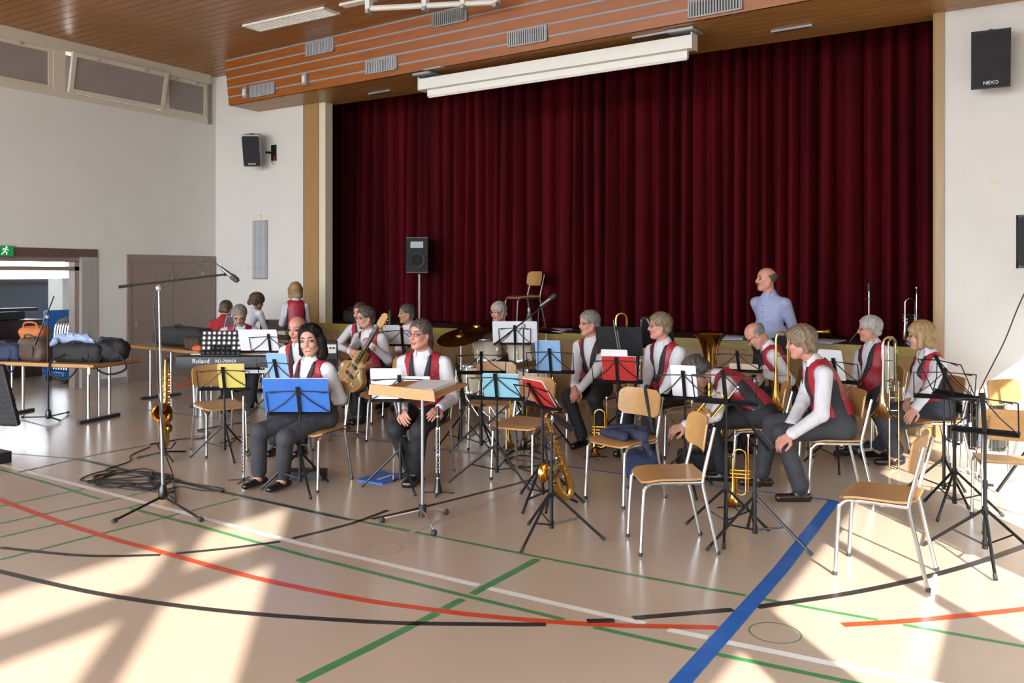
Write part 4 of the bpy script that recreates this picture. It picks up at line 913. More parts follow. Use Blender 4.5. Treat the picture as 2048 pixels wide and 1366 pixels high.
# wooden lectern stand on a chrome pole
lp = fl(845, 1038); o = empty('wooden_lectern', lp, S(0), 'wooden lectern desk on a chrome tripod stand in front', 'lectern')
d_ = dep(lp)
zt = zpx(790, d_)
MB().cyl((0, 0, .05), (0, 0, zt), .012, 'pole_metal', n=10).obj('pole', o); MB().cyl((0, 0, .0-.0+.02), (0, 0, .10), .028, 'black', n=10).obj('hub', o)
for px in ((764, 1046), (892, 1030), (868, 1072)):
    e = fl(*px)-lp; e = Matrix.Rotation(-S(0), 3, 'Z') @ e
    k = MB().tube([(0, 0, .065), (e.x, e.y, .03)], .009, 'chrome').obj('leg', o); MB().ball((e.x, e.y, .022), .022, 'rubber').obj('foot', k)
def lq(x, y, d): return Matrix.Rotation(-S(0), 3, 'Z') @ (atd(x, y, d)-lp)
q = [lq(739, 784, 5.65), lq(872, 798, 5.45), lq(938, 770, 5.85), lq(816, 765, 6.05)]
nn = (q[1]-q[0]).cross(q[3]-q[0]).normalized(); nn = nn if nn.z > 0 else -nn
MB().slab(q, nn, .014, 'beech').obj('desk_board', o, smooth=False)
e0, e1 = q[0], q[1]; MB().slab([e0-nn*.016, e1-nn*.016, e1+nn*.056-(e1-e0)*.02, e0+nn*.056+(e1-e0)*.02], (e1-e0).cross(nn), .014, 'beech').obj('ledge', o, smooth=False)
o2 = empty('score_booklet', (0, 0, 0), 0, 'open white score booklet lying on the wooden lectern', 'booklet'); c_ = lambda u, v, h: Matrix.Rotation(S(0), 3, 'Z') @ (q[0].lerp(q[1], u).lerp(q[3].lerp(q[2], u), v)+nn*h)+lp
for k in range(3): MB().slab([c_(.40+.02*k, .12, .016+.008*k), c_(.84, .16+.02*k, .016+.008*k), c_(.86, .86, .016+.008*k), c_(.36, .84, .016+.008*k)], Matrix.Rotation(S(0), 3, 'Z') @ nn, .0075, 'paper').obj('page_block', o2, smooth=False)
# ================================================================== instruments
mat('brass', '#c89a4a', .2, 1, var=.12, scale=14); mat('gold', '#cda55c', .18, 1, var=.1, scale=14); mat('pale_gold', '#d8c69c', .16, 1, var=.08, scale=14); mat('silver', '#d5d6d8', .15, 1, var=.06); mat('ebony', '#141214', .3, var=.2)
mat('drum_cream', '#cdc4ae', .35, var=.06); mat('drum_head', '#bba88a', .5, var=.1); mat('cymbal', '#8d7440', .25, 1, var=.3, scale=20); mat('guitar_blond', '#b58b4c', .25, kind='wood', var=.2, scale=6, stretch=(1, 6, 6), coat=.4); mat('sunburst', '#7a2d14', .25, var=.5, scale=4, coat=.4); mat('cable', '#1b1b1d', .55); mat('mic_grey', '#6c7074', .35, .7); mat('drink', '#a99a4a', .1, spec=.6); mat('clear', '#c9d0d0', .05, alpha=.35)
def root(name, p, label, cat, group=None, rz=0):
    return empty(name, p, rz, label, cat, group)
def iframe(yawdeg=0):
    """image-plane axes in the world: right, up, toward the lens, turned about the vertical"""
    a = math.radians(yawdeg); r = Vector((CY, SY, 0)); n = Vector((SY, -CY, 0))
    return r*math.cos(a)+n*math.sin(a), Vector((0, 0, 1)), n*math.cos(a)-r*math.sin(a)
def trumpet(p, label, m='brass', s=1.0, rz=0, tilt=None, peg=True, name='trumpet'):
    o = root(name, p, label, 'trumpet', 'brass instruments', rz)
    if tilt is not None: o.rotation_euler = tilt
    z0 = .03 if peg else 0
    def T(*q): return [(x*s, y*s, z*s+z0) for x, y, z in q]
    MB().lathe([(r*s, h*s) for r, h in ((.060, 0), (.052, .006), (.036, .025), (.024, .06), (.016, .11), (.010, .18), (.0066, .26))], m, (0, 0, z0), n=18).obj('bell', o)
    MB().tube(T((0, 0, .25), (0, 0, .38), (.010, 0, .405), (.035, 0, .42), (.06, 0, .42), (.085, 0, .405), (.095, 0, .38), (.095, 0, .23)), .0064*s, m).obj('bell_bow', o)
    MB().tube(T((.095, .0, .24), (.095, 0, .10), (.088, 0, .08), (.06, 0, .072), (.03, 0, .08), (.025, .02, .10), (.025, .02, .22)), .0064*s, m).obj('tuning_slide', o)
    MB().tube(T((.112, .012, .10), (.112, .012, .46)), .0058*s, m).obj('leadpipe', o)
    MB().lathe([(r*s, (h+.46)*s) for r, h in ((.005, 0), (.006, .04), (.012, .06), (.0135, .075), (.011, .08))], 'silver', (.112*s, .012*s, z0)).obj('mouthpiece', o)
    for k in range(3):
        z = .20+.028*k; v = MB().cyl(*T((-.02, .02, z), (.125, .02, z)), .011*s, m, n=10).obj('valve', o); MB().cyl(*T((.125, .02, z), (.15, .02, z)), .004*s, 'silver', n=6).cyl(*T((.15, .02, z), (.155, .02, z)), .009*s, 'silver', n=8).obj('button', v)
    if peg:
        MB().cyl((0, 0, 0), (0, 0, .12), .008, 'black').obj('peg', o)
        for k in range(4): a = k*1.571+.4; MB().tube([(0, 0, .015), (.12*math.cos(a), .12*math.sin(a), .006)], .005, 'black', 5).obj('peg_leg', o)
    return o
trumpet(fl(1189, 916), 'brass trumpet on a peg before the grey-haired man with clasped hands', rz=S(10)+1.57); trumpet(fl(1466, 1016), 'brass trumpet on a peg beside the brown shoe of the front seated man', rz=S(0)+1.3, s=.95)
trumpet(fl(1018, 897), 'brass trumpet upright under the chair left of the gold saxophone', s=1.0, rz=S(0)); trumpet(fl(1066, 902), 'brass trumpet behind the gold saxophone', s=.95, rz=S(40))
p = aty(1810, 683, 10.45); trumpet((p.x, p.y, ZS), 'silver trumpet standing on the stage near the right post', m='silver', s=1.12, rz=S(0)+1.4)
trumpet(atd(1358, 868, 6.75), 'brass flugelhorn held by the bending man', s=1.1, tilt=(0.25, .62, S(0)+1.57), peg=False, name='flugelhorn')
def trombone(p, label, m='gold', rz=0, z=0.0, trig=True, top=1.15, base=False):
    o = root('trombone', p, label, 'trombone', 'trombones', rz); f = (top-z)/1.15
    B = .47*f+z
    MB().lathe([(r, B+h) for r, h in ((.118, 0), (.112, .006), (.085, .022), (.055, .06), (.038, .12), (.026, .20), (.018, .30), (.013, .40))], m, (0, 0, 0), n=22).obj('bell', o)
    MB().tube([(0, 0, B+.39), (0, 0, top-.06), (.008, 0, top-.025), (.03, 0, top-.005), (.055, 0, top), (.08, 0, top-.005), (.102, 0, top-.025), (.11, 0, top-.06), (.11, 0, B+.13)], .0115, m).obj('tuning_slide', o)
    for zz in (B+.30, B+.48): MB().cyl((0, 0, zz), (.11, 0, zz), .005, 'silver', n=6).obj('brace', o)
    for q in (.055, .135): MB().cyl((q, .0, z+.03), (q, 0, B+.22), .0078, m, n=8).obj('slide_tube', o)
    MB().tube([(.055, 0, z+.035), (.062, 0, z+.015), (.08, 0, z+.004), (.11, 0, z+.004), (.128, 0, z+.015), (.135, 0, z+.035)], .0085, m).obj('slide_bow', o)
    for zz in (B+.05, B+.16): MB().cyl((.055, 0, zz), (.135, 0, zz), .007, 'silver', n=6).obj('slide_brace', o)
    MB().lathe([(.006, 0), (.008, .05), (.013, .07), (.013, .08)], 'silver', (.135, 0, B+.22)).obj('mouthpiece', o)
    if trig:
        MB().tube([(.06, .03, B+.50), (.06, .03, top-.05), (.075, .03, top-.02), (.10, .03, top-.02), (.115, .03, top-.05), (.115, .03, B+.20), (.10, .03, B+.16), (.07, .03, B+.16), (.055, .03, B+.20), (.06, .03, B+.5)], .0085, m).obj('valve_tubing', o); MB().cyl((.085, 0, B+.24), (.085, .05, B+.24), .028, 'silver', n=12).cyl((.085, -.01, B+.30), (.085, .05, B+.30), .018, m, n=10).obj('valve', o)
    if base:
        for k in range(3): a = k*2.094; MB().tube([(.1, 0, z+.02), (.1+.2*math.cos(a), .2*math.sin(a), .01)], .007, 'black_metal', 6).obj('stand_leg', o)
        MB().cyl((.1, 0, z), (.1, 0, B+.1), .007, 'black_metal').obj('stand_pole', o)
    return o
trombone(fl(1766, 941), 'long silver-gold trombone with valve held upright by the blonde woman', rz=S(0)+1.57, m='pale_gold', top=zpx(674, 7.4))
trombone(floor_at(1552, 7.72), 'gold trombone held upright in front of the bald bowing man', m='brass', rz=S(0)+1.57, top=zpx(664, 7.72), trig=False)
trombone(floor_at(1232, 8.75), 'brass trombone on a stand behind the black solid desk', m='brass', rz=S(0)+1.57, z=.1, top=zpx(627, 8.75), trig=False, base=True)
def lying(name, a, b, label, cat, build):
    """instrument lying between two points: build(o, length) along local x"""
    d = b-a; o = root(name, a, label, cat, None); o.rotation_euler = (0, -math.atan2(d.z, math.hypot(d.x, d.y)), math.atan2(d.y, d.x)); build(o, d.length); return o
def lying_bone(o, L):
    MB().lathe([(.10, 0), (.09, .01), (.06, .04), (.035, .11), (.02, .24), (.012, .36)], 'brass', (L, 0, .10), (-1, 0, 0)).obj('bell', o)
    for y in (0, .09): MB().cyl((0, y, .012+.05*(y == 0)), (L-.25, y, .02+.08*(y == 0)), .0085, 'silver', n=8).obj('slide_tube', o)
    MB().tube([(.02, 0, .06), (-.03, .02, .04), (-.04, .05, .02), (-.03, .08, .012), (.02, .09, .012)], .009, 'brass').obj('slide_bow', o); MB().cyl((L*.4, 0, .06), (L*.4, .09, .02), .006, 'silver').obj('brace', o)
lying('trombone', Vector((aty(1592, 672, 10.3).x, 10.3, ZS+.004)), Vector((aty(1662, 672, 10.35).x, 10.35, ZS+.004)), 'trombone lying flat on the stage behind the standing man', 'trombone', lying_bone)
def woodwind(o, L, r=.014, m='ebony', k='silver', bell=True):
    MB().cyl((.0, 0, r), (L, 0, r), r, m, r*1.05, n=10).obj('tube', o)
    if bell: MB().lathe([(r*1.05, 0), (r*1.4, .05), (r*2.2, .09)], m, (L, 0, r), (1, 0, 0), 14).obj('bell', o)
    for i in range(9): x = L*(.2+.075*i); MB().cyl((x, -.004, r*1.7), (x, -.004, r*2.25), .0075, k, n=8).obj('key', o)
    MB().cyl((L*.15, .012, r*1.9), (L*.85, .012, r*1.9), .003, k, n=6).obj('key_rod', o); MB().cyl((-.05, 0, r), (0, 0, r), r*.5, m, r*.9, n=8).obj('mouthpiece', o)
lying('soprano_saxophone', Vector((aty(1424, 664, 10.2).x, 10.2, ZS)), Vector((aty(1488, 664, 10.2).x, 10.22, ZS)), 'slim gold soprano saxophone lying on the stage left of the standing man', 'saxophone', lambda o, L: woodwind(o, L, .017, 'gold', 'gold'))
c = lying('clarinet', atd(1226.5, 650, 8.36), atd(1241, 736, 8.30), 'black clarinet leaning against the black solid desk', 'clarinet', lambda o, L: woodwind(o, L, .013, bell=False)); 
def upright(name, base, h, label, cat, build):
    o = root(name, base, label, cat); build(o, h)
    MB().cyl((0, 0, 0), (0, 0, .07), .009, 'black').obj('peg', o)
    for k in range(4): a = k*1.571+.5; MB().tube([(0, 0, .012), (.13*math.cos(a), .13*math.sin(a), .005)], .0045, 'black', 5).obj('peg_leg', o)
    return o
def clarinet(o, h):
    MB().lathe([(.036, .012), (.034, .02), (.022, .07), (.0165, .12), (.0155, .13)], 'ebony', caps=True).obj('bell', o); MB().cyl((0, 0, .12), (0, 0, h-.08), .0145, 'ebony', n=12).obj('body', o)
    MB().lathe([(.0155, 0), (.0165, .02), (.014, .03), (.012, .05), (.006, .08)], 'ebony', (0, 0, h-.08)).obj('mouthpiece', o)
    for z in (.115, .30, .50, h-.085): MB().cyl((0, 0, z), (0, 0, z+.012), .0172, 'silver', n=12).obj('ring', o)
    n_ = Vector((SY, -CY, 0)); rt = Vector((CY, SY, 0))
    for i in range(14):
        z = .17+i*.024; q = n_*.016+rt*(.008 if i % 2 else -.006); MB().ball((q.x, q.y, z), .0085, 'silver', 6, (1, 1, .9)).obj('key', o)
    for q in (-.012, .014): v = n_*.013+rt*q; MB().cyl((v.x, v.y, .16), (v.x, v.y, h-.16), .0028, 'silver', n=5).obj('key_rod', o)
upright('clarinet', fl(876, 987), zpx(812, 6.62), 'black clarinet with silver keys upright on the floor peg by the lectern', 'clarinet', clarinet)
def flute(o, h):
    MB().cyl((0, 0, .03), (0, 0, h), .0098, 'silver', n=10).obj('tube', o); MB().cyl((0, 0, h*.72), (0, 0, h*.74), .0115, 'silver', n=10).obj('ring', o)
    n_ = Vector((SY, -CY, 0)); rt = Vector((CY, SY, 0))
    for i in range(11): z = .08+i*.03; q = n_*.009-rt*.006; MB().cyl((q.x, q.y, z), (q.x-rt.x*.008+n_.x*.006, q.y-rt.y*.008+n_.y*.006, z), .008, 'silver', n=8).obj('key', o)
upright('flute', fl(487, 962), zpx(793, 7.0), 'silver flute upright on a floor peg beside the yellow folder', 'flute', flute)
def sax(p, rz, label, s=1.0, tilt=(0, 0), m='gold', stand_=True, lift=.10):
    o = root('saxophone', p, label, 'saxophone', 'saxophones', rz); o.rotation_euler = (tilt[0], tilt[1], rz)
    def T(q): return [(x*s, y*s, z*s+lift) for x, y, z in q]
    MB().tube(T([(0, 0, .74), (0, 0, .50), (0, 0, .16)]), [.012*s, .02*s, .031*s], m, 12).obj('body', o)
    MB().tube(T(bez([(0, 0, .165), (.006, 0, .10), (.035, 0, .055), (.075, 0, .055), (.105, 0, .10), (.112, 0, .17)], 4)), [.031*s+(.042-.031)*s*i/20 for i in range(21)], m, 12).obj('bow', o)
    MB().tube(T(bez([(.112, 0, .165), (.114, 0, .25), (.132, 0, .315), (.185, 0, .345)], 4)), [.042*s, .0435*s, .045*s, .046*s, .048*s, .05*s, .052*s, .055*s, .058*s, .062*s, .067*s, .074*s, .083*s], m, 18, caps=False).obj('bell', o)
    MB().tube(T([(.185, 0, .345), (.188, 0, .347)]), [.083*s, .086*s], m, 18, caps=False).obj('bell_rim', o)
    MB().tube(T(bez([(0, 0, .735), (-.002, 0, .775), (-.03, 0, .80), (-.08, 0, .79), (-.12, 0, .765)], 4)), .009*s, m).obj('neck', o); MB().tube(T([(-.11, 0, .772), (-.17, 0, .735)]), [.013*s, .007*s], 'black_gloss').obj('mouthpiece', o)
    for i, z in enumerate((.22, .28, .34, .40, .45, .50, .55, .60, .65)):
        y = (.030+.004*(z < .4))*s; MB().cyl(*T([(.0, .022, z), (.0, .040, z)]), (.024-.012*(z-.2))*s, m, n=10).obj('key_cup', o); MB().ball(T([(.03, -.012, z)])[0], .009*s, 'pearl' if i % 3 == 0 else m, 6).obj('key_touch', o)
    for y in (.034, -.03): MB().cyl(*T([(.012, y, .17), (.006, y*.7, .70)]), .003*s, m, n=5).obj('key_rod', o)
    MB().cyl(*T([(.15, .05, .20), (.155, .062, .20)]), .035*s, m, n=12).cyl(*T([(.12, .05, .29), (.125, .062, .29)]), .033*s, m, n=12).obj('bell_key', o); MB().tube(T([(.02, 0, .34), (.07, 0, .34)]), .006*s, m).obj('body_brace', o)
    if stand_:
        MB().cyl((.02, 0, 0.02), (.02, 0, lift+.05), .012, 'black_metal').obj('stand_post', o); MB().tube([(-.05, .08, lift+.04), (.02, .05, lift), (.02, -.05, lift), (-.05, -.08, lift+.04)], .007, 'black_metal').obj('stand_cradle', o)
        for k in range(3): a = k*2.094+.4; MB().tube([(.02, 0, .06), (.02+.25*math.cos(a), .25*math.sin(a), .012)], .009, 'black_metal').obj('stand_leg', o)
    return o
sax(fl(331, 915), S(-14), 'tall gold tenor saxophone on a floor stand behind the tall microphone stand', 1.06, lift=.085)
k = sax(atd(1136, 1000, 6.35), S(70), 'gold alto saxophone leaning on a stand in the middle foreground', .86, tilt=(-.1, .40), stand_=False, lift=.0)
k.location = atd(1150, 990, 6.2)-Vector((0, 0, .02))
o = root('saxophone_stand', floor_at(1100, 6.25), 'low black saxophone stand under the gold alto saxophone', 'stand')
MB().tube([(0, 0, .1), atd(1090, 872, 6.4)-o.location], .009, 'black_metal').obj('post', o)
for k in range(3): a = k*2.094+.9; MB().tube([(0, 0, .12), (.22*math.cos(a), .22*math.sin(a), .012)], .009, 'black_metal').obj('leg', o)
# bass clarinet with silver neck and bell
D = 8.9; A = [atd(x, y, D) for x, y in ((1306, 655), (1300, 655), (1297, 646), (1293, 639), (1287, 637), (1283, 643), (1282, 655))]
o = root('bass_clarinet', (0, 0, 0), 'black bass clarinet with curved silver neck standing by the stage', 'clarinet')
MB().tube(bez(A, 4), .0125, 'silver').obj('neck', o); MB().tube([atd(1307, 655, D), atd(1313, 656, D)], [.013, .008], 'black_gloss').obj('mouthpiece', o)
MB().tube([atd(1282, 653, D), atd(1264, 850, D)], [.017, .019], 'ebony', 10).obj('body', o)
MB().tube([atd(1264, 848, D), atd(1261, 868, D), atd(1254, 872, D), atd(1248, 862, D), atd(1246, 845, D)], [.02, .024, .028, .036, .055], 'silver', 12).obj('bell', o)
for i in range(12): MB().ball(atd(1279-1.15*i+4, 690+12.5*i, D-.02), .014, 'silver', 6).obj('key', o)
MB().tube([atd(1283, 690, D-.02), atd(1269, 840, D-.02)], .006, 'silver').obj('key_rod', o); MB().cyl(atd(1256, 874, D), floor_at(1256, D), .007, 'chrome').obj('floor_peg', o)
# euphonium bell beyond the bending man
p = floor_at(1420, 8.3); o = root('euphonium', p, 'brass euphonium with upright bell standing behind the bending man', 'euphonium'); zt = zpx(668, 8.3)
MB().lathe([(.165, zt), (.155, zt-.01), (.115, zt-.05), (.085, zt-.12), (.068, zt-.22), (.06, zt-.34), (.05, .25)], 'brass', n=24).obj('bell', o)
MB().tube(bez([(0, 0, .28), (.0, 0, .16), (.06, 0, .09), (.12, 0, .16), (.13, 0, .40), (.12, 0, .58), (.07, .03, .63), (.05, .05, .5), (.05, .05, .3)], 4), .034, 'brass', 10).obj('body_tube', o)
for k in range(3): MB().cyl((.04+.035*k, -.05, .3), (.04+.035*k, -.05, .52), .015, 'silver').obj('valve', o)
# ---- guitars
def guitar(c, u, v, n, label, m, s=1.0, cut_=True, head=True):
    """c body centre, u along the neck, v across, n out of the top"""
    M = Matrix((u, v, n)).transposed(); o = root('guitar', c, label, 'guitar', 'guitars'); o.rotation_mode = 'QUATERNION'; o.rotation_quaternion = M.to_quaternion()
    out = []
    for t in range(56):
        a = 2*math.pi*t/56; x = math.cos(a)*.25; e_ = max(1-(x/.25)**2, 0)**.42; r = .205-.062*math.exp(-((x-.065)/.055)**2)-.062/(1+math.exp(-(x-.05)/.02))
        y = math.copysign(e_*r, math.sin(a)) if abs(math.sin(a)) > 1e-6 else 0
        if cut_ and y < -.035 and x > .10: x = .10+(x-.10)*(.35+.65*max(0, (-y-.085)/.06)) if -y < .10 else x
        out.append((x*s, y*s))
    b = MB(); N = len(out); vs = [(x, y, -.035) for x, y in out]+[(x, y, .028) for x, y in out]+[(x*.85, y*.85, .040) for x, y in out]+[(0, 0, .046)]
    fs = [tuple(range(N))[::-1]]+[(k, (k+1) % N, N+(k+1) % N, N+k) for k in range(N)]+[(N+k, N+(k+1) % N, 2*N+(k+1) % N, 2*N+k) for k in range(N)]+[(2*N+k, 2*N+(k+1) % N, 3*N) for k in range(N)]
    b.add(vs, fs, m).obj('guitar_body', o)
    MB().tube([(.15*s, 0, .045), (.60*s, 0, .050)], .021, 'beech_dark', 8).obj('neck', o); MB().box((.36*s, 0, .068), (.50*s, .042, .008), 'ebony').obj('fingerboard', o)
    for k in range(12): MB().box((.14*s+.038*s*k, 0, .073), (.003, .042, .002), 'silver').obj('fret', o)
    MB().slab([(.60*s, -.026, .045), (.64*s, -.045, .04), (.76*s, -.038, .03), (.78*s, 0, .03), (.76*s, .038, .03), (.64*s, .045, .04), (.60*s, .026, .045)], (0, 0, 1), .016, m if head else 'ebony').obj('headstock', o)
    for k in range(3):
        for q in (-1, 1): MB().ball(((.655+.035*k)*s, q*.052, .035), .011, 'gold', 6).obj('tuning_peg', o)
    MB().box((-.06*s, 0, .052), (.03, .13, .014), 'ebony').obj('bridge', o); MB().box((.05*s, 0, .05), (.035, .075, .014), 'black_gloss').obj('pickup', o); MB().box((-.17*s, 0, .05), (.10, .07, .006), 'gold').obj('tailpiece', o)
    for q in (-1, 1): MB().tube([(-.03*s, q*.085*s, .04), (.0, q*.075*s, .042), (.05*s, q*.08*s, .041)], .006, 'ebony').obj('sound_hole', o)
    for k, (x, y) in enumerate(((-.12, -.12), (-.16, -.10), (-.12, -.085), (-.19, -.07))): MB().cyl((x*s, y*s, .035), (x*s, y*s, .052), .012, 'cream_paint').obj('knob', o)
    for k in range(4): y = -.012+.008*k; MB().cyl((-.16*s, y, .062), (.62*s, y*.9, .078), .0012, 'silver', n=4).obj('string', o)
    return o
r_, u_, n_ = iframe(38); uu = (r_*.60+u_*.86-n_*.12).normalized(); vv = n_.cross(uu).normalized(); nn = uu.cross(vv)
guitar(atd(711, 741, 9.40), uu, vv, nn, 'blond archtop guitar played by the man with the goatee', 'guitar_blond', 1.0)
r_, u_, n_ = iframe(10); uu = (r_*.92+u_*.35).normalized(); vv = n_.cross(uu).normalized(); guitar(atd(690, 742, 11.0), uu, vv, uu.cross(vv), 'dark sunburst guitar half hidden behind the blond guitar', 'sunburst', .95)
# ---- drum kit
def drum(p, r, h, ax, label, m='drum_cream', name='drum', legs=0, lugs=6, head='drum_head', snare=False):
    o = root(name, p, label, 'drum', 'drums'); ax = Vector(ax).normalized(); u = ax.orthogonal().normalized(); w = ax.cross(u)
    MB().lathe([(r, -h/2), (r, h/2)], m, (0, 0, 0), ax, 24).obj('shell', o)
    for q in (-1, 1):
        MB().lathe([(0, q*h/2), (r*.97, q*(h/2+.004))], head, (0, 0, 0), ax, 24).obj('drumhead', o); MB().lathe([(r+.006, q*(h/2-.018)), (r+.010, q*(h/2-.005)), (r+.008, q*(h/2+.012)), (r-.004, q*(h/2+.012))], 'chrome', (0, 0, 0), ax, 24).obj('hoop', o)
    for k in range(lugs):
        a = 2*math.pi*k/lugs; e = (u*math.cos(a)+w*math.sin(a))*(r+.008); MB().cyl(e-ax*(h/2), e+ax*(h/2), .004, 'chrome', n=5).obj('tension_rod', o); MB().box(e, (.022, .022, .04), 'chrome').obj('lug', o)
    for k in range(legs):
        a = 2*math.pi*k/legs+.4; e = Vector((math.cos(a)*(r+.02), math.sin(a)*(r+.02), 0)); MB().tube([e+Vector((0, 0, .1)), Vector((e.x*1.05, e.y*1.05, -p[2]+.01))], .009, 'chrome').obj('leg', o)
    return o
drum(atd(975, 694, 10.0), .16, .25, (.05, -.18, 1), 'cream tom drum on the left of the drum kit'); drum(atd(1042, 697, 10.0), .155, .24, (-.05, -.18, 1), 'cream tom drum on the right, behind the white sheet')
bd = floor_at(1005, 10.15); drum((bd.x, bd.y, .29), .28, .40, (math.cos(S(5)), math.sin(S(5)), 0), 'large cream bass drum on the floor in the drum kit', lugs=8)
f_ = floor_at(1068, 9.85); drum((f_.x, f_.y, .42), .19, .38, (0, 0, 1), 'cream floor tom at the right of the drum kit', legs=3); f_ = floor_at(944, 9.9); drum((f_.x, f_.y, .50), .18, .30, (0, 0, 1), 'cream snare drum at the left of the drum kit', legs=3)
def cymbal(px, py, d, r, label, tilt=(.2, .1), n=1, m='cymbal'):
    c = atd(px, py, d); o = root('cymbal', (c.x, c.y, 0), label, 'cymbal', 'cymbals on chrome stands'); z = c.z; ax = (tilt[0], tilt[1], 1)
    for k in range(n): MB().lathe([(r, 0), (r*.6, .012), (r*.22, .022), (r*.18, .04), (r*.05, .05), (0, .05)], m, (0, 0, z-.03*k), ax, 24).obj('cymbal_plate', o)
    MB().cyl((0, 0, .25), (0, 0, z+.07), .009, 'chrome').obj('pole', o); MB().ball((0, 0, z+.06), .014, 'black', 6).obj('wing_nut', o)
    for k in range(3): a = k*2.094+.3; MB().tube([(0, 0, .4), (.27*math.cos(a), .27*math.sin(a), .012)], .009, 'chrome').obj('leg', o)
cymbal(955, 655, 9.9, .24, 'bronze crash cymbal tilted beside the drummer', (.12, -.34)); cymbal(922, 674, 9.7, .28, 'large dark bronze ride cymbal at the left of the drum kit', (.02, -.36)); cymbal(1092, 660, 10.0, .20, 'pair of bronze hi-hat cymbals at the right of the drum kit', (.05, .05), 2)
o = root('snare_drum', (0, 0, 0), '', 'drum')
bpy.data.objects.remove(o)
mat('drum_steel', '#9fa1a2', .18, 1, var=.25, scale=6, stretch=(6, 6, .3))
f_ = floor_at(1930, 7.6); drum((f_.x, f_.y, .40), .14, .36, (0, 0, 1), 'left tall steel drum standing by the right wall', m='drum_steel', legs=3, head='white_paint'); f_ = floor_at(1972, 7.3); drum((f_.x, f_.y, .42), .15, .40, (0, 0, 1), 'right tall steel drum standing by the right wall', m='drum_steel', legs=3, head='white_paint')
# ---- microphones and their stands
def mic(o, a, b, r=.022, m='mic_grey'):
    a = Vector(a); b = Vector(b); d = b-a; MB().tube([a, a+d*.62], [r*.55, r*.82], m, 10).obj('mic_handle', o); MB().tube([a+d*.62, a+d*.70, a+d*.9, b], [r*.95, r*1.1, r*1.05, r*.55], 'charcoal', 10).obj('mic_grille', o)
def micstand(base, top, b0, b1, feet, label, m0=None, m1=None, m='black_metal', pm='pole_metal', hub=.035):
    o = root('microphone_stand', base, label, 'microphone stand', 'boom microphone stands'); L = lambda q: q-base
    MB().cyl((0, 0, .05), L(top)*.52, .011, pm).obj('lower_pole', o); MB().cyl(L(top)*.5, L(top), .0085, pm).obj('upper_pole', o); MB().lathe([(hub*.5, .16), (hub*.8, .13), (hub, .08), (hub*.8, .055)], 'black_gloss', caps=True).obj('base_hub', o)
    for f in feet: e = L(f); k = MB().tube([(0, 0, .075), (e.x, e.y, .022)], .009, m).obj('leg', o); MB().tube([(e.x*.94, e.y*.94, .025), (e.x, e.y, .019)], .0165, 'rubber').obj('foot', k)
    MB().tube([L(b0), L(b1)], .0075, m).obj('boom', o); MB().tube([L(b0), L(b0).lerp(L(b1), .12)], .0115, m).obj('counterweight', o); MB().ball(L(top), .024, 'grey_metal', 8).obj('clutch', o); q = L(top); MB().tube([q, q+Vector((-.04, -.02, -.05))], .005, m).obj('clutch_handle', o)
    if m0 is not None: mic(o, L(m0), L(m1)); MB().ball(L(b1), .014, 'black', 6).obj('mic_clip', o)
    return o
d1 = 6.25
micstand(floor_at(326, d1), atd(318, 576, d1), atd(238, 574, d1), atd(450, 549, d1), [fl(226, 1049), fl(404, 1046), floor_at(345, 6.6)], 'tall microphone stand with a long boom in the left foreground', atd(440, 534, d1), atd(477, 563, d1), m='black_metal')
d2 = 8.05
micstand(floor_at(1047, d2), atd(1047, 652, d2), atd(988, 690, d2), atd(1094, 606, d2), [floor_at(1010, 7.9), floor_at(1085, 7.95), floor_at(1050, 8.4)], 'microphone stand with a steep boom in front of the drum kit', atd(1080, 612, d2), atd(1112, 589, d2), pm='black_metal')
d3 = 9.75
micstand(floor_at(97, d3), atd(95, 634, d3), atd(70, 690, d3), atd(108, 592, d3), [fl(44, 838), fl(137, 828), fl(121, 845)], 'black microphone stand without a microphone beside the left table', pm='black_metal')
p = aty(1738, 677, 10.35); base = Vector((p.x, p.y, ZS)); o = root('instrument_stand', base, 'chrome tripod stand with a black top on the stage', 'stand'); zt = .62
MB().cyl((0, 0, .02), (0, 0, zt), .010, 'chrome').obj('pole', o); MB().cyl((0, 0, zt-.04), (0, 0, zt+.05), .02, 'black').obj('top_clamp', o); MB().lathe([(.0, zt-.13), (.05, zt-.13), (.05, zt-.12), (0, zt-.12)], 'black').obj('collar_disc', o)
for k in range(3): a = k*2.094+1.2; MB().tube([(0, 0, .27), (.2*math.cos(a), .2*math.sin(a), .01)], .009, 'chrome').obj('leg', o); MB().tube([(0, 0, .05), (.11*math.cos(a), .11*math.sin(a), .13)], .006, 'chrome').obj('brace', o)
# ---- stage piano, its rest, stand and the guitar amplifier
kd = 10.25; a, b_ = atd(352, 712, kd), atd(548, 712, kd); L = 1.38; ang = math.atan2((b_-a).y, (b_-a).x)
o = root('stage_piano', (a.x, a.y, zpx(735, kd)), 'black stage piano seen from its back, with white lettering', 'keyboard', None, ang); hK = .135
MB().rbox((L/2, .16, hK/2), (L, .32, hK), .015, 'black', ax=0).obj('case', o); MB().box((L/2, -.003, .012), (L, .012, .02), 'charcoal').obj('lower_edge', o)
MB().box((L/2, .27, hK+.003), (L-.2, .13, .012), 'white_paint').obj('key_bed', o)
mat('lettering', '#d9d9dd', .4)
for t, x, sz in (('Roland', .30, .075), ('RD-700NX', .60, .055)): k = inst('lettering', text_mesh(t, sz, 'lettering', .001), o, (x, -.003, .075))
for k in range(3): MB().cyl((.92+.05*k, -.004, .09), (.92+.05*k, .0, .09), .012, 'charcoal').obj('socket', o)
r = MB(); W_, H_ = .485, .30
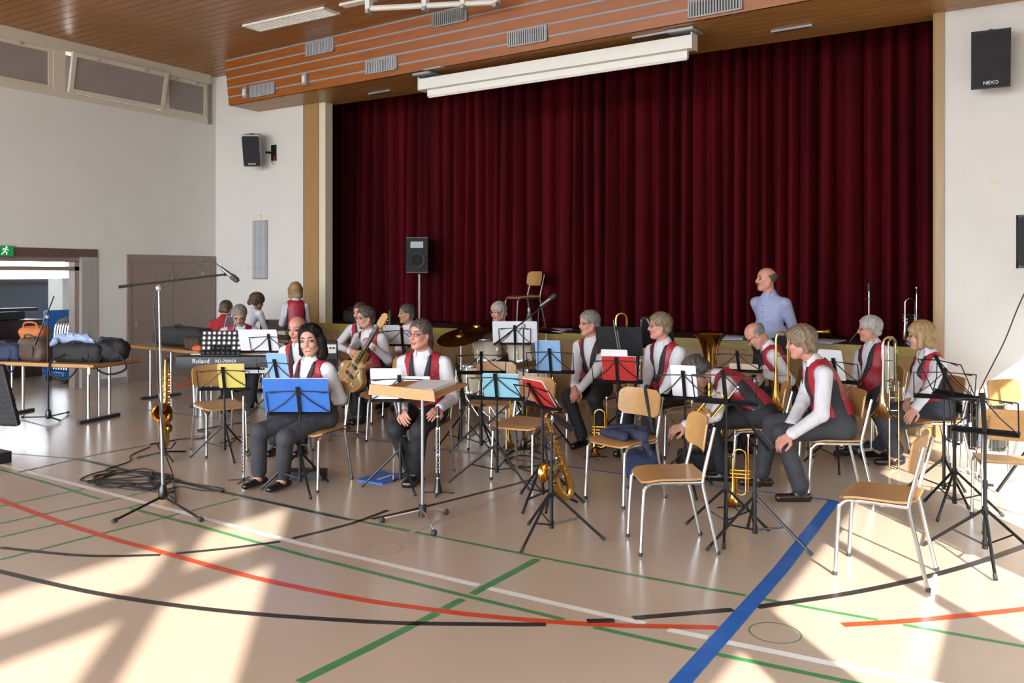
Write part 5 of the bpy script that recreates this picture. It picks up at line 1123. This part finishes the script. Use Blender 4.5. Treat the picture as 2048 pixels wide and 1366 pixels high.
rest = root('music_rest', Vector((a.x, a.y, 0))+Vector((math.cos(ang)*.53, math.sin(ang)*.53, zpx(711, kd)))+Vector((math.sin(ang)*-.02, math.cos(ang)*.02, 0)), 'black perforated music rest standing in front of the keyboard player', 'music rest', None, ang)
def perforated(w, h, holes, r, t, m):
    """plate in xz with octagonal holes on a regular grid of cells"""
    b = MB(); cs = .06
    nx, nz = int(round(w/cs)), int(round(h/cs)); cw, ch = w/nx, h/nz
    for i in range(nx):
        for j in range(nz):
            x0, z0 = -w/2+i*cw, j*ch; c = (x0+cw/2, z0+ch/2)
            if (i, j) not in holes: b.add([(x0, 0, z0), (x0+cw, 0, z0), (x0+cw, 0, z0+ch), (x0, 0, z0+ch)], [(0, 1, 2, 3)], m); continue
            sq = [(x0+cw, c[1]), (x0+cw, z0+ch), (c[0], z0+ch), (x0, z0+ch), (x0, c[1]), (x0, z0), (c[0], z0), (x0+cw, z0)]
            rg = [(c[0]+r*math.cos(k*math.pi/4), c[1]+r*math.sin(k*math.pi/4)) for k in range(8)]
            b.add([(x, 0, z) for x, z in sq+rg], [(k, (k+1) % 8, 8+(k+1) % 8, 8+k) for k in range(8)], m)
    return b
hs = {(i, j) for i in range(8) for j in (2, 3, 4)} | {(i, 1) for i in (0, 1, 6, 7)}
k = perforated(W_, H_, hs, .021, .003, 'black').obj('perforated_plate', rest); md = k.modifiers.new('thickness', 'SOLIDIFY'); md.thickness = .004; k.rotation_euler = (-.15, 0, 0); MB().box((0, .03, .0), (W_, .07, .006), 'black').obj('ledge', rest); q_ = MB().box((0, .012, .15), (W_-.02, .004, .27), 'paper').obj('sheets', rest); q_.rotation_euler = (-.15, 0, 0); MB().cyl((0, .02, -.3), (0, .02, .1), .009, 'black').obj('pole', rest); MB().cyl((0, .02, -(rest.location.z)+.02), (0, .02, -.28), .012, 'black').obj('lower_pole', rest)
for k in range(3): q = k*2.094; MB().tube([(0, .02, -rest.location.z+.25), (.22*math.cos(q), .02+.22*math.sin(q), -rest.location.z+.012)], .008, 'black').obj('leg', rest)
o = root('keyboard_stand', (a.x, a.y, 0), 'silver table-style keyboard stand under the stage piano', 'stand', None, ang); zk = zpx(735, kd)-.004
for x in (.25, 1.1): MB().box((x, .16, zk-.02), (.05, .34, .04), 'grey_metal').obj('support', o)
MB().box((.68, .16, zk-.06), (.9, .05, .04), 'grey_metal').obj('cross_beam', o)
for x in (.25, 1.1):
    for y in (.03, .29): MB().tube([(x, y, zk-.03), (x, y+(-.06 if y < .1 else .06), .01)], .014, 'grey_metal').obj('leg', o)
o = root('guitar_amplifier', floor_at(652, 9.9), 'black guitar amplifier with a white control panel behind the black-haired woman', 'amplifier', None, S(-10)); zA = zpx(683, 9.9)
MB().rbox((0, 0, zA/2), (.26, .26, zA), .015, 'charcoal', ax=0).obj('cabinet', o); MB().box((.132, 0, zA*.42), (.006, .23, zA*.75), 'black_matte').obj('grille_cloth', o); MB().box((.133, 0, zA-.075), (.008, .24, .10), 'white_paint').obj('control_panel', o)
for k in range(6): MB().cyl((.137, -.09+.036*k, zA-.065), (.150, -.09+.036*k, zA-.065), .010, 'black').obj('knob', o)
# ================================================================== loudspeakers, wall fittings
def speaker(p, rz, w, h, d, label, tilt=0, logo=None, rear='black', r=.03, name='loudspeaker'):
    o = root(name, p, label, 'loudspeaker', 'loudspeakers', rz); o.rotation_euler = (0, tilt, rz)
    pts = [(-d, -w*.33), (-d, w*.33), (-.03, w/2), (0, w/2-.02), (0, -w/2+.02), (-.03, -w/2)]
    MB().slab([(x, y, -h/2) for x, y in pts], (0, 0, 1), h, rear).obj('cabinet', o, ang=30)
    MB().rbox((.006, 0, 0), (.012, w-.03, h-.03), r, 'black_matte', ax=0).obj('grille', o)
    if logo: k = inst('lettering', text_mesh(logo, h*.085, 'lettering', .0008), o, (.0135, 0, -h*.40), math.pi/2)
    MB().box((-d*.5, 0, h/2+.004), (.10, .03, .012), 'charcoal').obj('handle', o)
    return o
p = aty(535, 308, YS); k = speaker(Vector((p.x+.02, YS-.36, p.z)), S(-2), .30, .52, .26, 'black loudspeaker mounted on the wall left of the stage', .28, 'NEXO', 'grey_metal')
o = root('speaker_bracket', aty(549, 306, YS), 'black wall bracket with a red cable behind the left wall loudspeaker', 'bracket'); MB().box((0, -.015, 0), (.10, .03, .26), 'black_metal').obj('wall_plate', o); MB().tube([(0, -.03, .0), (-.07, -.13, 0)], .018, 'black_metal').obj('arm', o); MB().tube(bez([(.03, -.03, -.05), (.05, -.05, -.12), (.0, -.06, -.16), (.02, -.03, -.2)], 4), .006, 'line_red').obj('red_cable', o)
p = aty(1992, 133, YS); k = speaker(Vector((p.x-.03, YS-.36, p.z)), S(28), .34, .56, .26, 'black loudspeaker mounted on the wall right of the stage', .22, 'NEXO', 'charcoal')
o = root('speaker_bracket', aty(2005, 120, YS), 'black wall bracket behind the right wall loudspeaker', 'bracket'); MB().box((0, -.015, 0), (.10, .03, .2), 'black_metal').obj('wall_plate', o); MB().tube([(0, -.03, .0), (-.03, -.14, 0)], .018, 'black_metal').obj('arm', o)
p = atd(834, 510, 13.3); sp = speaker(p, S(4), .37, .56, .30, 'black loudspeaker on a pole standing on the stage', .0, None, 'black', .05); MB().lathe([(0, 0), (.10, .0), (.13, .012), (.135, .02)], 'charcoal', (.012, 0, -.08), (1, 0, 0)).obj('woofer', sp); MB().box((.014, 0, .16), (.01, .2, .10), 'black_gloss').obj('horn', sp)
o = root('speaker_stand', (p.x-.03, p.y+.1, ZS), 'metal speaker pole under the loudspeaker on the stage', 'stand'); zt = p.z-.30-ZS
MB().cyl((0, 0, .05), (0, 0, zt), .018, 'grey_metal').obj('pole', o)
MB().lathe([(.2, 0), (.2, .02), (.03, .04), (.018, .08)], 'black').obj('round_base', o)
p = atd(2084, 482, 6.6); sp = speaker(p, S(40), .36, .42, .28, 'black loudspeaker cut by the right picture edge', 0, None, 'black', .04)
o = root('speaker_stand', (p.x+.06, p.y+.06, 0), 'black tripod pole under the loudspeaker at the right edge', 'stand'); MB().cyl((0, 0, .1), (0, 0, p.z-.21), .018, 'black_metal').obj('pole', o)
for k in range(3): a = k*2.094-.5; MB().tube([(0, 0, .6), (.42*math.cos(a), .42*math.sin(a), .012)], .012, 'black_metal').obj('leg', o)
tag(MB().tube(bez([atd(2070, 545, 6.6), atd(2038, 610, 6.6), atd(2010, 680, 6.62), atd(1985, 730, 6.7), atd(1965, 770, 6.9), atd(1957, 800, 7.1), floor_at(1952, 7.3)+Vector((0, 0, .01))], 5), .005, 'cable', 6).obj('speaker_cable'), 'black cable hanging from the loudspeaker at the right edge', 'cable')
a, c = aty(508, 443, YS), aty(535, 557, YS); o = root('wall_vent', ((a.x+c.x)/2, YS-.012, (a.z+c.z)/2), 'tall grey slatted vent in the wall below the left loudspeaker', 'vent'); w_, h_ = c.x-a.x, a.z-c.z
for q in (-1, 1): MB().box((q*w_/2, 0, 0), (.02, .024, h_+.02), 'grey_metal').obj('frame_side', o, smooth=False); MB().box((0, 0, q*h_/2), (w_, .024, .02), 'grey_metal').obj('frame_end', o, smooth=False)
MB().box((0, .006, 0), (w_, .008, h_), 'charcoal').obj('backing', o, smooth=False); sm = MB().box((0, 0, 0), (.014, .014, h_-.02), 'grey_metal').mesh('slat', False)
for k in range(11): inst('slat', sm, o, (-w_/2+w_*(k+.5)/11, -.002, 0), .4)
for px, py, lab in ((521, 433, 'small cream sensor plate above the wall vent'), (1988, 362, 'small cream switch plate on the wall under the right loudspeaker')):
    p = aty(px, py, YS); o = root('wall_plate', p, lab, 'switch'); MB().rbox((0, -.008, 0), (.07, .016, .05 if px > 600 else .08), .008, 'cream_paint', ax=1).obj('plate', o); MB().box((0, -.018, 0), (.035, .006, .03), 'cream_paint').obj('cover', o)
# ================================================================== tables, bags and cases at the left
def table(P, label, z=.74):
    """P: front-left, front-right, right-back corners of the top; the fourth follows"""
    a, b_, c_ = [Vector(q) for q in P]; d_ = a+(c_-b_); o = root('folding_table', (a+b_+c_+d_)/4-Vector((0, 0, z)), label, 'table', 'folding tables'); L = lambda q: q-o.location
    MB().slab([L(q)-Vector((0, 0, .045)) for q in (a, b_, c_, d_)], (0, 0, 1), .008, 'charcoal').obj('underframe', o, smooth=False)
    MB().slab([L(q)-Vector((0, 0, .038)) for q in (a, b_, c_, d_)], (0, 0, 1), .038, 'beech').obj('table_top', o, smooth=False)
    for s, t in ((a, d_), (b_, c_)):
        u = (b_-a).normalized()*(.26 if s is a else -.26); e = (t-s)
        for f in (.28, .5, .72): q = L(s+e*f+u); MB().cyl((q.x, q.y, .02), (q.x, q.y, z-.04), .019 if f != .5 else .012, 'chrome').obj('leg', o)
        q0, q1 = L(s+e*.08+u), L(s+e*.92+u); fb = MB().box(((q0.x+q1.x)/2, (q0.y+q1.y)/2, .02), ((q1-q0).length, .05, .035), 'charcoal', rotm(math.atan2(e.y, e.x))).obj('foot_bar', o)
    return o
c1 = fl(187, 730, .69); u1 = (fl(290, 716, .69)-c1).normalized(); v1 = (fl(12, 708, .69)-c1).normalized(); v1 = (v1-u1*v1.dot(u1)).normalized()
T1 = (c1+v1*1.8, c1, c1+u1*.75); table(T1, 'folding table at the far left loaded with bags and cases', .69)
c2 = fl(398, 703, .74); v2 = (fl(268, 691, .74)-c2).normalized(); u2 = Vector((v2.y, -v2.x, 0)); u2 = u2 if u2.y > 0 else -u2
T2 = (c2+v2*1.7, c2, c2+u2*.7); table(T2, 'folding table by the brown double door with a long black case')
c3 = floor_at(548, 12.25)+Vector((0, 0, .78)); T3 = (c3+Vector((-.55, -.1, 0)), c3+Vector((.75, -.1, 0)), c3+Vector((.75, .45, 0))); table(T3, 'folding table beside the blonde woman by the stage post', .78)
mat('bag_black', '#1d1d20', .75, var=.3, scale=14, bump=.6, bscale=30); mat('bag_blue', '#22304f', .75, var=.25, bump=.5); mat('bag_brown', '#4b3a30', .6, var=.2, bump=.3); mat('orange', '#b96a35', .7, var=.15, bump=.4); mat('cloth_blue', '#9fb3d6', .8, var=.12, bump=.8, bscale=30, bdist=.02); mat('trolley_blue', '#1f5b9c', .45, var=.1); mat('bag_brownfur', '#4a3126', .8, var=.3, bump=.6); mat('bright_orange', '#d0662a', .7)
def on(px, py, z): return fl(px, py, z)
def bag(p, sx, sy, sz, rz, label, m='bag_black', name='bag', handle=True, strap=None, noise=.004, pocket=True, cat='bag'):
    o = root(name, p, label, cat, 'bags and cases', rz); r = min(sx, sy, sz)*.28
    P = [cap((-sx/2+r, q*(sy/2-r), h), (sx/2-r, q*(sy/2-r), h), r, None, None, 1, r*1.2, 0) for q in (-1, 1) for h in (r, sz-r)]+[ell((0, 0, sz/2), (sx*.48, sy*.47, sz*.47), None, r, 0)]
    blob('shell', P, max(.011, r*.28), [m], o, noise=noise, nf=24)
    if handle: MB().tube(bez([(-.09, -sy*.3, sz*.86), (-.07, -sy*.42, sz*1.12), (.07, -sy*.42, sz*1.12), (.09, -sy*.3, sz*.86)], 5), .011, m if m != 'cloth_blue' else 'bag_black').obj('handle', o)
    if pocket: MB().rbox((0, -sy/2+.004, sz*.45), (sx*.6, .03, sz*.5), .03, m, ax=1).obj('pocket', o); MB().tube([(-sx*.42, -sy*.46, sz*.78), (sx*.42, -sy*.46, sz*.78)], .005, 'charcoal').obj('zip', o)
    if strap: MB().tube(bez([Vector(q)-Vector((0, 0, 0)) for q in strap], 5), .012, m, 6).obj('strap', o)
    return o
A1 = math.atan2(-v1.y, -v1.x)
def t1(u, v): return c1+u1*u+v1*v                      # u across, v along the left table
bag(t1(.30, .42), .62, .30, .21, A1+.1, 'wide black instrument bag with handles in the middle of the left table', strap=[(-.1, -.15, .1), (-.2, -.28, .02), (-.15, -.33, -.12), (0, -.30, -.17), (.1, -.28, -.1), (.12, -.17, .06)])
o = root('crumpled_shirt', t1(.32, .52)+Vector((0, 0, .205)), 'light blue shirt crumpled on the black instrument bag', 'shirt', None, A1)
blob('cloth', [cap((-.26, 0, .05), (.12, .02, .06), .06, .05, None, 1, .04), cap((-.22, -.1, .03), (-.31, -.17, -.06), .04, .02, None, 1, .03), cap((.0, -.05, .08), (.2, .03, .03), .05, .03, None, 1, .03)], .012, ['cloth_blue'], o, noise=.012, nf=38)
MB().tube(bez([(-.2, -.06, .11), (-.05, -.07, .125), (.1, -.05, .1)], 4), .006, 'cloth_blue').obj('collar_fold', o)
bag(t1(.20, 1.0), .46, .22, .27, A1-.25, 'brown hard instrument case behind the black bags on the left table', 'bag_brown', 'instrument_case', noise=0, cat='case')
bag(t1(.40, .72), .22, .22, .25, A1, 'soft black bag leaning against the wide instrument bag', noise=.008, handle=False)
bag(t1(.15, 1.42), .48, .24, .20, A1+.3, 'dark blue round bag with a metal clip at the left of the table', 'bag_blue', noise=.004, strap=[(.1, -.1, .05), (.14, -.18, -.05), (.18, -.16, -.12), (.22, -.1, .02)])
o = bag(t1(.48, 1.30), .34, .22, .38, A1+.2, 'orange backpack at the back of the left table', 'orange', 'backpack', noise=.004); MB().rbox((.0, -.115, .1), (.16, .03, .16), .02, 'bag_black', ax=1).obj('front_panel', o)
o = bag(t1(.40, .10), .34, .26, .24, A1+.5, 'black backpack with blue lining at the right end of the left table', 'bag_black', 'backpack', noise=.008, strap=[(.1, -.13, .1), (.2, -.22, -.06), (.05, -.3, -.12), (-.1, -.25, -.06), (-.08, -.14, .08)]); blob('blue_lining', [cap((-.1, .0, .24), (.08, .02, .22), .05, .045, None, 1, .03)], .012, ['bag_blue'], o, noise=.008, nf=40)
tg = root('luggage_tag', t1(-.02, .02)+Vector((0, -.02, -.06)), 'small pale tag hanging off the front corner of the left table', 'tag'); MB().rbox((0, 0, 0), (.045, .006, .085), .015, 'cream_paint', ax=1).obj('tag_plate', tg); MB().tube([(0, 0, .04), (.01, .0, .16)], .003, 'black').obj('cord', tg)
def t2(u, v): return c2+u2*u+v2*v
A2 = math.atan2(-v2.y, -v2.x)
bag(t2(.3, .75), .95, .27, .26, A2, 'long black violin-shaped case on the table by the brown door', 'bag_black', 'instrument_case', noise=.003, pocket=True, cat='case')
bag(t2(.40, 1.42), .30, .22, .20, A2, 'grey flat-topped equipment case at the left end of the table by the door', 'charcoal', 'equipment_case', noise=0, handle=False, cat='case')
bag(t2(.1, .22), .30, .18, .16, A2, 'soft brown bag near the open case', 'bag_brownfur', noise=.01, handle=False, pocket=False)
tag(blob('orange_cloth', [cap((-.05, 0, .03), (.05, 0, .035), .035, .03, None, 1, .02), ell((0, .02, .05), (.06, .03, .025), None, .02)], .010, ['bright_orange'], None, noise=.006, nf=50), 'small bright orange cloth beside the brown bag', 'cloth').location = t2(.02, .06)
o = root('open_case', t2(.25, -.02), 'open black hard case with foam lining behind the music rest', 'case', None, A2)
MB().rbox((0, .0, .04), (.36, .26, .08), .02, 'black').obj('lower_shell', o); k = MB().rbox((0, 0, .17), (.36, .06, .34), .02, 'black', ax=1).obj('lid', o); k.location = (0, .16, .08); k.rotation_euler = (-.2, 0, -.3)
l_ = MB().box((-.0, -.031, .17), (.33, .006, .31), 'charcoal').obj('foam', k); MB().tube([(-.18, -.03, 0), (-.18, -.03, .34), (.18, -.03, .34), (.18, -.03, 0)], .008, 'grey_metal').obj('metal_rim', k)
p3 = c3
o = root('laptop', (p3.x-.22, p3.y+.12, .78), 'black open laptop on the table beside the blonde woman', 'laptop', None, S(178)); MB().rbox((0, 0, .012), (.26, .36, .024), .015, 'black').obj('base', o); k = MB().rbox((0, 0, .12), (.015, .36, .24), .015, 'black', ax=0).obj('lid', o); k.location = (.13, 0, .02); k.rotation_euler = (0, .25, 0); MB().box((-.009, 0, .12), (.002, .33, .2), 'black_gloss').obj('screen', k)
o = root('supply_tray', (p3.x+.18, p3.y+.08, .78), 'dark tray of small items on the table beside the blonde woman', 'tray'); MB().rbox((0, 0, .03), (.34, .26, .06), .02, 'charcoal').obj('tray', o); MB().rbox((-.06, 0, .085), (.16, .12, .05), .01, 'cream_paint').obj('small_box', o); MB().cyl((.08, -.02, .05), (.06, -.05, .19), .006, 'black').obj('pen', o); MB().rbox((.08, .04, .08), (.12, .1, .05), .01, 'black').obj('device', o)
# coat and case at the left edge, trolley, piano and cupboard in the anteroom
o = root('quilted_coat', floor_at(2, 7.8), 'black quilted coat hanging into the picture at the left edge', 'coat', None, YAW); rb = []
for k in range(11): z = .35+.05*k; rb.append(cap((-.14, .05, z), (.03+.013*(10-k), -.03, z), .038, .035, None, 1, .02, 0))
blob('coat_body', rb, .013, ['bag_black'], o, noise=.003); MB().tube([(.185, -.06, .33), (.05, -.06, .86)], .008, 'charcoal').obj('zip', o); MB().tube([(-.1, .05, 0), (-.1, .05, .8)], .014, 'tube').obj('hanger_pole', o)
o = root('black_case', fl(-6, 925), 'black case corner at the left edge of the floor', 'case'); MB().rbox((0, 0, .05), (.22, .16, .10), .02, 'black').obj('shell', o); MB().cyl((.1, -.08, .03), (.1, -.1, .03), .02, 'grey_metal').obj('wheel', o)
p = atx(150, 778, -13.2); o = root('trolley', (-13.2, p.y, 0), 'blue trolley stacked with chrome chair frames beyond the doorway', 'trolley')
MB().rbox((0, 0, .14), (.6, .75, .06), .03, 'trolley_blue').obj('platform', o); MB().rbox((-.26, 0, .65), (.06, .7, .96), .03, 'trolley_blue', ax=0).obj('back_panel', o)
for k in range(6):
    x = -.15+.07*k; MB().tube(bez([(x, -.26, .2), (x+.03, -.27, .7), (x+.06, -.2, .98), (x+.06, .2, .98), (x+.03, .27, .7), (x, .26, .2)], 4), .014, 'chrome', 6).obj('chrome_frame', o)
for sx in (-.22, .22):
    for sy in (-.3, .3): MB().cyl((sx, sy-.02, .055), (sx, sy+.02, .055), .055, 'rubber', n=14).obj('wheel', o)
p = atx(149, 600, -13.6); o = root('white_cupboard', (-13.75, p.y-.0, 0), 'white cupboard with notices seen through the doorway', 'cupboard'); MB().span((-.2, -.24, .05), (.2, .24, 1.64), 'white_paint').obj('body', o, smooth=False); MB().span((.2, -.235, .06), (.215, .235, 1.63), 'white_paint').obj('door', o, smooth=False)
MB().span((.216, -.02, 1.3), (.218, .2, 1.46), 'cream_paint').obj('notice', o, smooth=False); MB().span((.216, -.1, .85), (.218, .2, 1.25), 'paper').obj('notice', o, smooth=False)
for k in range(3): MB().span((.2185, .0, 1.33+.035*k), (.2192, .18, 1.345+.035*k), 'ink').obj('printed_line', o, smooth=False)
p = atx(14, 690, -14.6); o = root('upright_piano', (-14.6, p.y, 0), 'dark brown piano with a black object on top beyond the doorway', 'piano'); mat('piano_brown', '#33201d', .3); MB().span((-.3, -.9, .0), (.3, .42, .92), 'piano_brown').obj('body', o, smooth=False); MB().span((-.33, -.92, .92), (.33, .45, .95), 'piano_brown').obj('lid', o, smooth=False); MB().span((.3, -.85, .55), (.55, .4, .66), 'piano_brown').obj('key_shelf', o, smooth=False); MB().rbox((.1, .05, 1.12), (.25, .7, .05), .02, 'black').obj('music_desk', o); MB().rbox((.05, -.05, 1.02), (.3, .5, .12), .04, 'black').obj('cover_cloth', o)
# ================================================================== small things on floor and stage
o = root('drink_glass', fl(516, 953), 'glass of pale yellow drink on the floor by the woman\'s shoe', 'glass'); MB().lathe([(.026, .002), (.032, .10), (.030, .10), (.025, .006)], 'clear').obj('glass_wall', o); MB().lathe([(0, .006), (.0245, .006), (.029, .072), (0, .072)], 'drink').obj('drink', o)
def flatfolder(px, py, w, d, m, label, rz, z=0, t=.012, name='folder', cat='folder'):
    o = root(name, fl(px, py, z) if z == 0 else aty(px, py, z), label, cat, None, rz); MB().rbox((0, 0, t/2), (w, d, t), .01, m).obj('cover', o); MB().box((0, .02, t+.001), (w*.5, .02, .002), 'paper').obj('label_strip', o); return o
flatfolder(765, 957, .34, .27, 'paper_blue', 'blue folder lying on the floor under the lectern man\'s stand', S(30))
o = root('instrument_case', fl(602, 957), 'slim black case on the floor under the black-haired woman\'s chair', 'case', None, YAW); MB().rbox((0, 0, .035), (.42, .16, .07), .025, 'black').obj('shell', o); MB().tube([(-.06, -.085, .05), (0, -.11, .05), (.06, -.085, .05)], .006, 'charcoal').obj('handle', o)
bag(fl(1285, 955), .30, .2, .22, YAW, 'dark blue bag on the floor under the jacket chair', 'bag_blue', noise=.008, handle=False); bag(fl(1398, 940), .36, .24, .17, YAW, 'black bag on the floor by the bending man\'s hand', 'bag_black', noise=.008)
# jacket on the chair seat
jc = [c for c in COL.objects if c.get('label') == 'chair with a dark blue jacket on its seat'][0]
o = root('jacket', jc.location+Vector((0, 0, .462)), 'dark blue jacket heaped on the seat of a chair', 'jacket', None, jc.rotation_euler.z)
blob('cloth', [cap((-.02, .17, .035), (-.05, -.16, .04), .045, .04, None, 1, .03), cap((.08, .08, .03), (.05, -.15, .03), .035, .032, None, 1, .03), cap((-.1, -.12, .04), (-.13, .08, .05), .045, .04, None, 1, .03), cap((.0, .18, .02), (-.06, .23, -.10), .03, .022, None, 1, .02)], .011, ['navy'], o, noise=.008, nf=40)
MB().tube(bez([(.1, -.1, .065), (.03, -.03, .085), (-.08, .06, .09)], 4), .007, 'navy').obj('collar_seam', o)
o = root('shoulder_strap', jc.location, 'black strap hung over the back of the jacket chair', 'strap', None, jc.rotation_euler.z); MB().tube(bez([(-.16, .16, .50), (-.195, .10, .62), (-.225, .03, .80), (-.262, .015, .828), (-.285, .02, .74), (-.275, .05, .6)], 5), .016, 'black_matte', 6).obj('strap', o)
# cables
CB = 'cables lying on the floor'
def floorcable(px, label, r=.006, z=.007):
    P = bez([fl(*q)+Vector((0, 0, z)) for q in px], 6); tag(MB().tube(P, r, 'cable', 6).obj('cable'), label, 'cable', CB)
rng = random.Random(4); loop = []
for k in range(46):
    a = k*1.05; rx, ry = 70+rng.uniform(-25, 30), 13+rng.uniform(-5, 9); loop.append((262+rng.uniform(-22, 26)+rx*math.cos(a), 962+rng.uniform(-5, 5)+ry*math.sin(a)))
floorcable([(300, 895), (262, 912), (258, 925), (210, 945)]+loop+[(330, 962), (390, 970), (440, 978), (444, 984), (400, 982), (360, 975), (330, 985), (350, 1002), (345, 1010)], 'black cable coiled in a heap behind the tall microphone stand', .0055)
floorcable([(300, 890), (360, 880), (400, 878), (420, 866), (395, 862), (450, 852), (500, 845)], 'black cable winding under the empty chair with the yellow folder'); floorcable([(640, 852), (670, 860), (690, 850), (668, 845), (700, 857), (675, 862), (640, 868), (560, 880)], 'black cable tangled at the feet of the guitarist')
floorcable([(1020, 905), (1075, 890), (1115, 915), (1060, 935), (1010, 925), (1045, 912), (1100, 925), (1130, 935), (1085, 950), (1035, 935)], 'black cable looping around the base of the central microphone stand'); floorcable([(730, 866), (690, 863), (600, 866), (500, 870), (440, 888)], 'thin black cable running left from the empty chair')
tag(MB().tube(bez([fl(330, 758)+Vector((0, 0, .007)), fl(355, 770)+Vector((0, 0, .007)), fl(400, 765)+Vector((0, 0, .007)), fl(372, 758)+Vector((0, 0, .007)), fl(410, 756)+Vector((0, 0, .007))], 6), .012, 'line_red', 6).obj('red_cable'), 'red cable loop on the floor by the brown double door', 'cable', CB)
mp = floor_at(326, d1)
tag(MB().tube(bez([atd(440, 534, d1), atd(428, 524, d1), atd(412, 521, d1), atd(385, 540, d1), atd(352, 561, d1), atd(330, 572, d1), atd(309, 600, d1), atd(312, 680, d1), atd(317, 780, d1), atd(330, 900, d1), fl(345, 960)+Vector((0, 0, .05)), fl(352, 1003)+Vector((0, 0, .008))], 6), .0045, 'cable', 6).obj('microphone_cable'), 'thin cable draped from the boom microphone down its tall stand', 'cable')
tag(MB().tube(bez([atd(1080, 612, d2), atd(1077, 625, d2-.02), atd(1076, 700, d2-.03), atd(1076, 800, d2-.03), fl(1075, 905)+Vector((0, 0, .008))], 5), .0045, 'cable', 6).obj('microphone_cable'), 'thin cable hanging straight down from the central microphone', 'cable')
# on the stage
def stg(px, Y): q = aty(px, 600, Y); return Vector((q.x, Y, ZS+.001))
stack(stg(1118, 10.15), .1, .34, .25, .035, 'paper_sky', 'pile of booklets on the stage edge behind the grey-haired man', ZS); stack(stg(1465, 10.05), .2, .45, .26, .03, 'paper_blue', 'blue booklets on the stage edge left of the standing man', ZS); stack(stg(1652, 10.05), -.1, .40, .28, .03, 'paper_blue', 'blue folder pile on the stage edge right of the standing man', ZS); stack(stg(1838, 10.05), .3, .24, .2, .07, 'paper_sky', 'small pile of white and blue papers by the right post', ZS)
o = root('bottle', stg(1058, 10.6), 'clear bottle with a pale cork on the stage', 'bottle'); MB().lathe([(0, 0), (.042, 0), (.042, .14), (.03, .18), (.014, .21), (.014, .25)], 'clear').obj('bottle_glass', o); MB().cyl((0, 0, .24), (0, 0, .29), .02, 'cream_paint').obj('cork', o)
o = root('water_glass', stg(1288, 10.1), 'clear water glass on the stage beside the bass clarinet', 'glass'); MB().lathe([(.026, .002), (.036, .12), (.034, .12), (.024, .006)], 'clear').obj('glass_wall', o); MB().lathe([(0, .006), (.024, .006), (.029, .05), (0, .05)], 'drink').obj('drink', o)
bag(stg(713, 10.3), .40, .25, .20, 0, 'black bag on the stage behind the guitarist', noise=.01); o = root('thermos', stg(780, 10.15), 'small black flask on the stage behind the guitar headstock', 'flask'); MB().lathe([(0, 0), (.04, 0), (.04, .15), (.03, .17), (.03, .19), (0, .19)], 'black').obj('flask_body', o); MB().cyl((0, 0, .19), (0, 0, .22), .026, 'charcoal').obj('cap', o)
for px, m in ((1191, 'paper_red'), (1262, 'paper_red')): tag(MB().rbox((0, 0, .012), (.10, .04, .024), .01, m).obj('red_box'), 'small red box on the stage edge '+('left' if px < 1200 else 'right')+' of the upright trombone', 'box', 'small red boxes').location = stg(px, 10.15)
flatfolder(1722, 902, .34, .24, 'paper', 'white sheet lying on the floor under the white-haired man\'s chair', YAW, t=.004, name='sheet_music', cat='sheet music'); o = root('sandal', fl(1728, 897)+Vector((0, 0, .006)), 'dark blue sandal lying on the white sheet on the floor', 'shoe', None, YAW+.3); blob('sole', [cap((-.1, 0, .02), (.1, 0, .02), .035, .04, (0, 0, 1), .5, .01)], .008, ['navy'], o); MB().tube(bez([(.04, .045, .02), (.05, 0, .06), (.04, -.045, .02)], 5), .012, 'navy').obj('toe_strap', o)
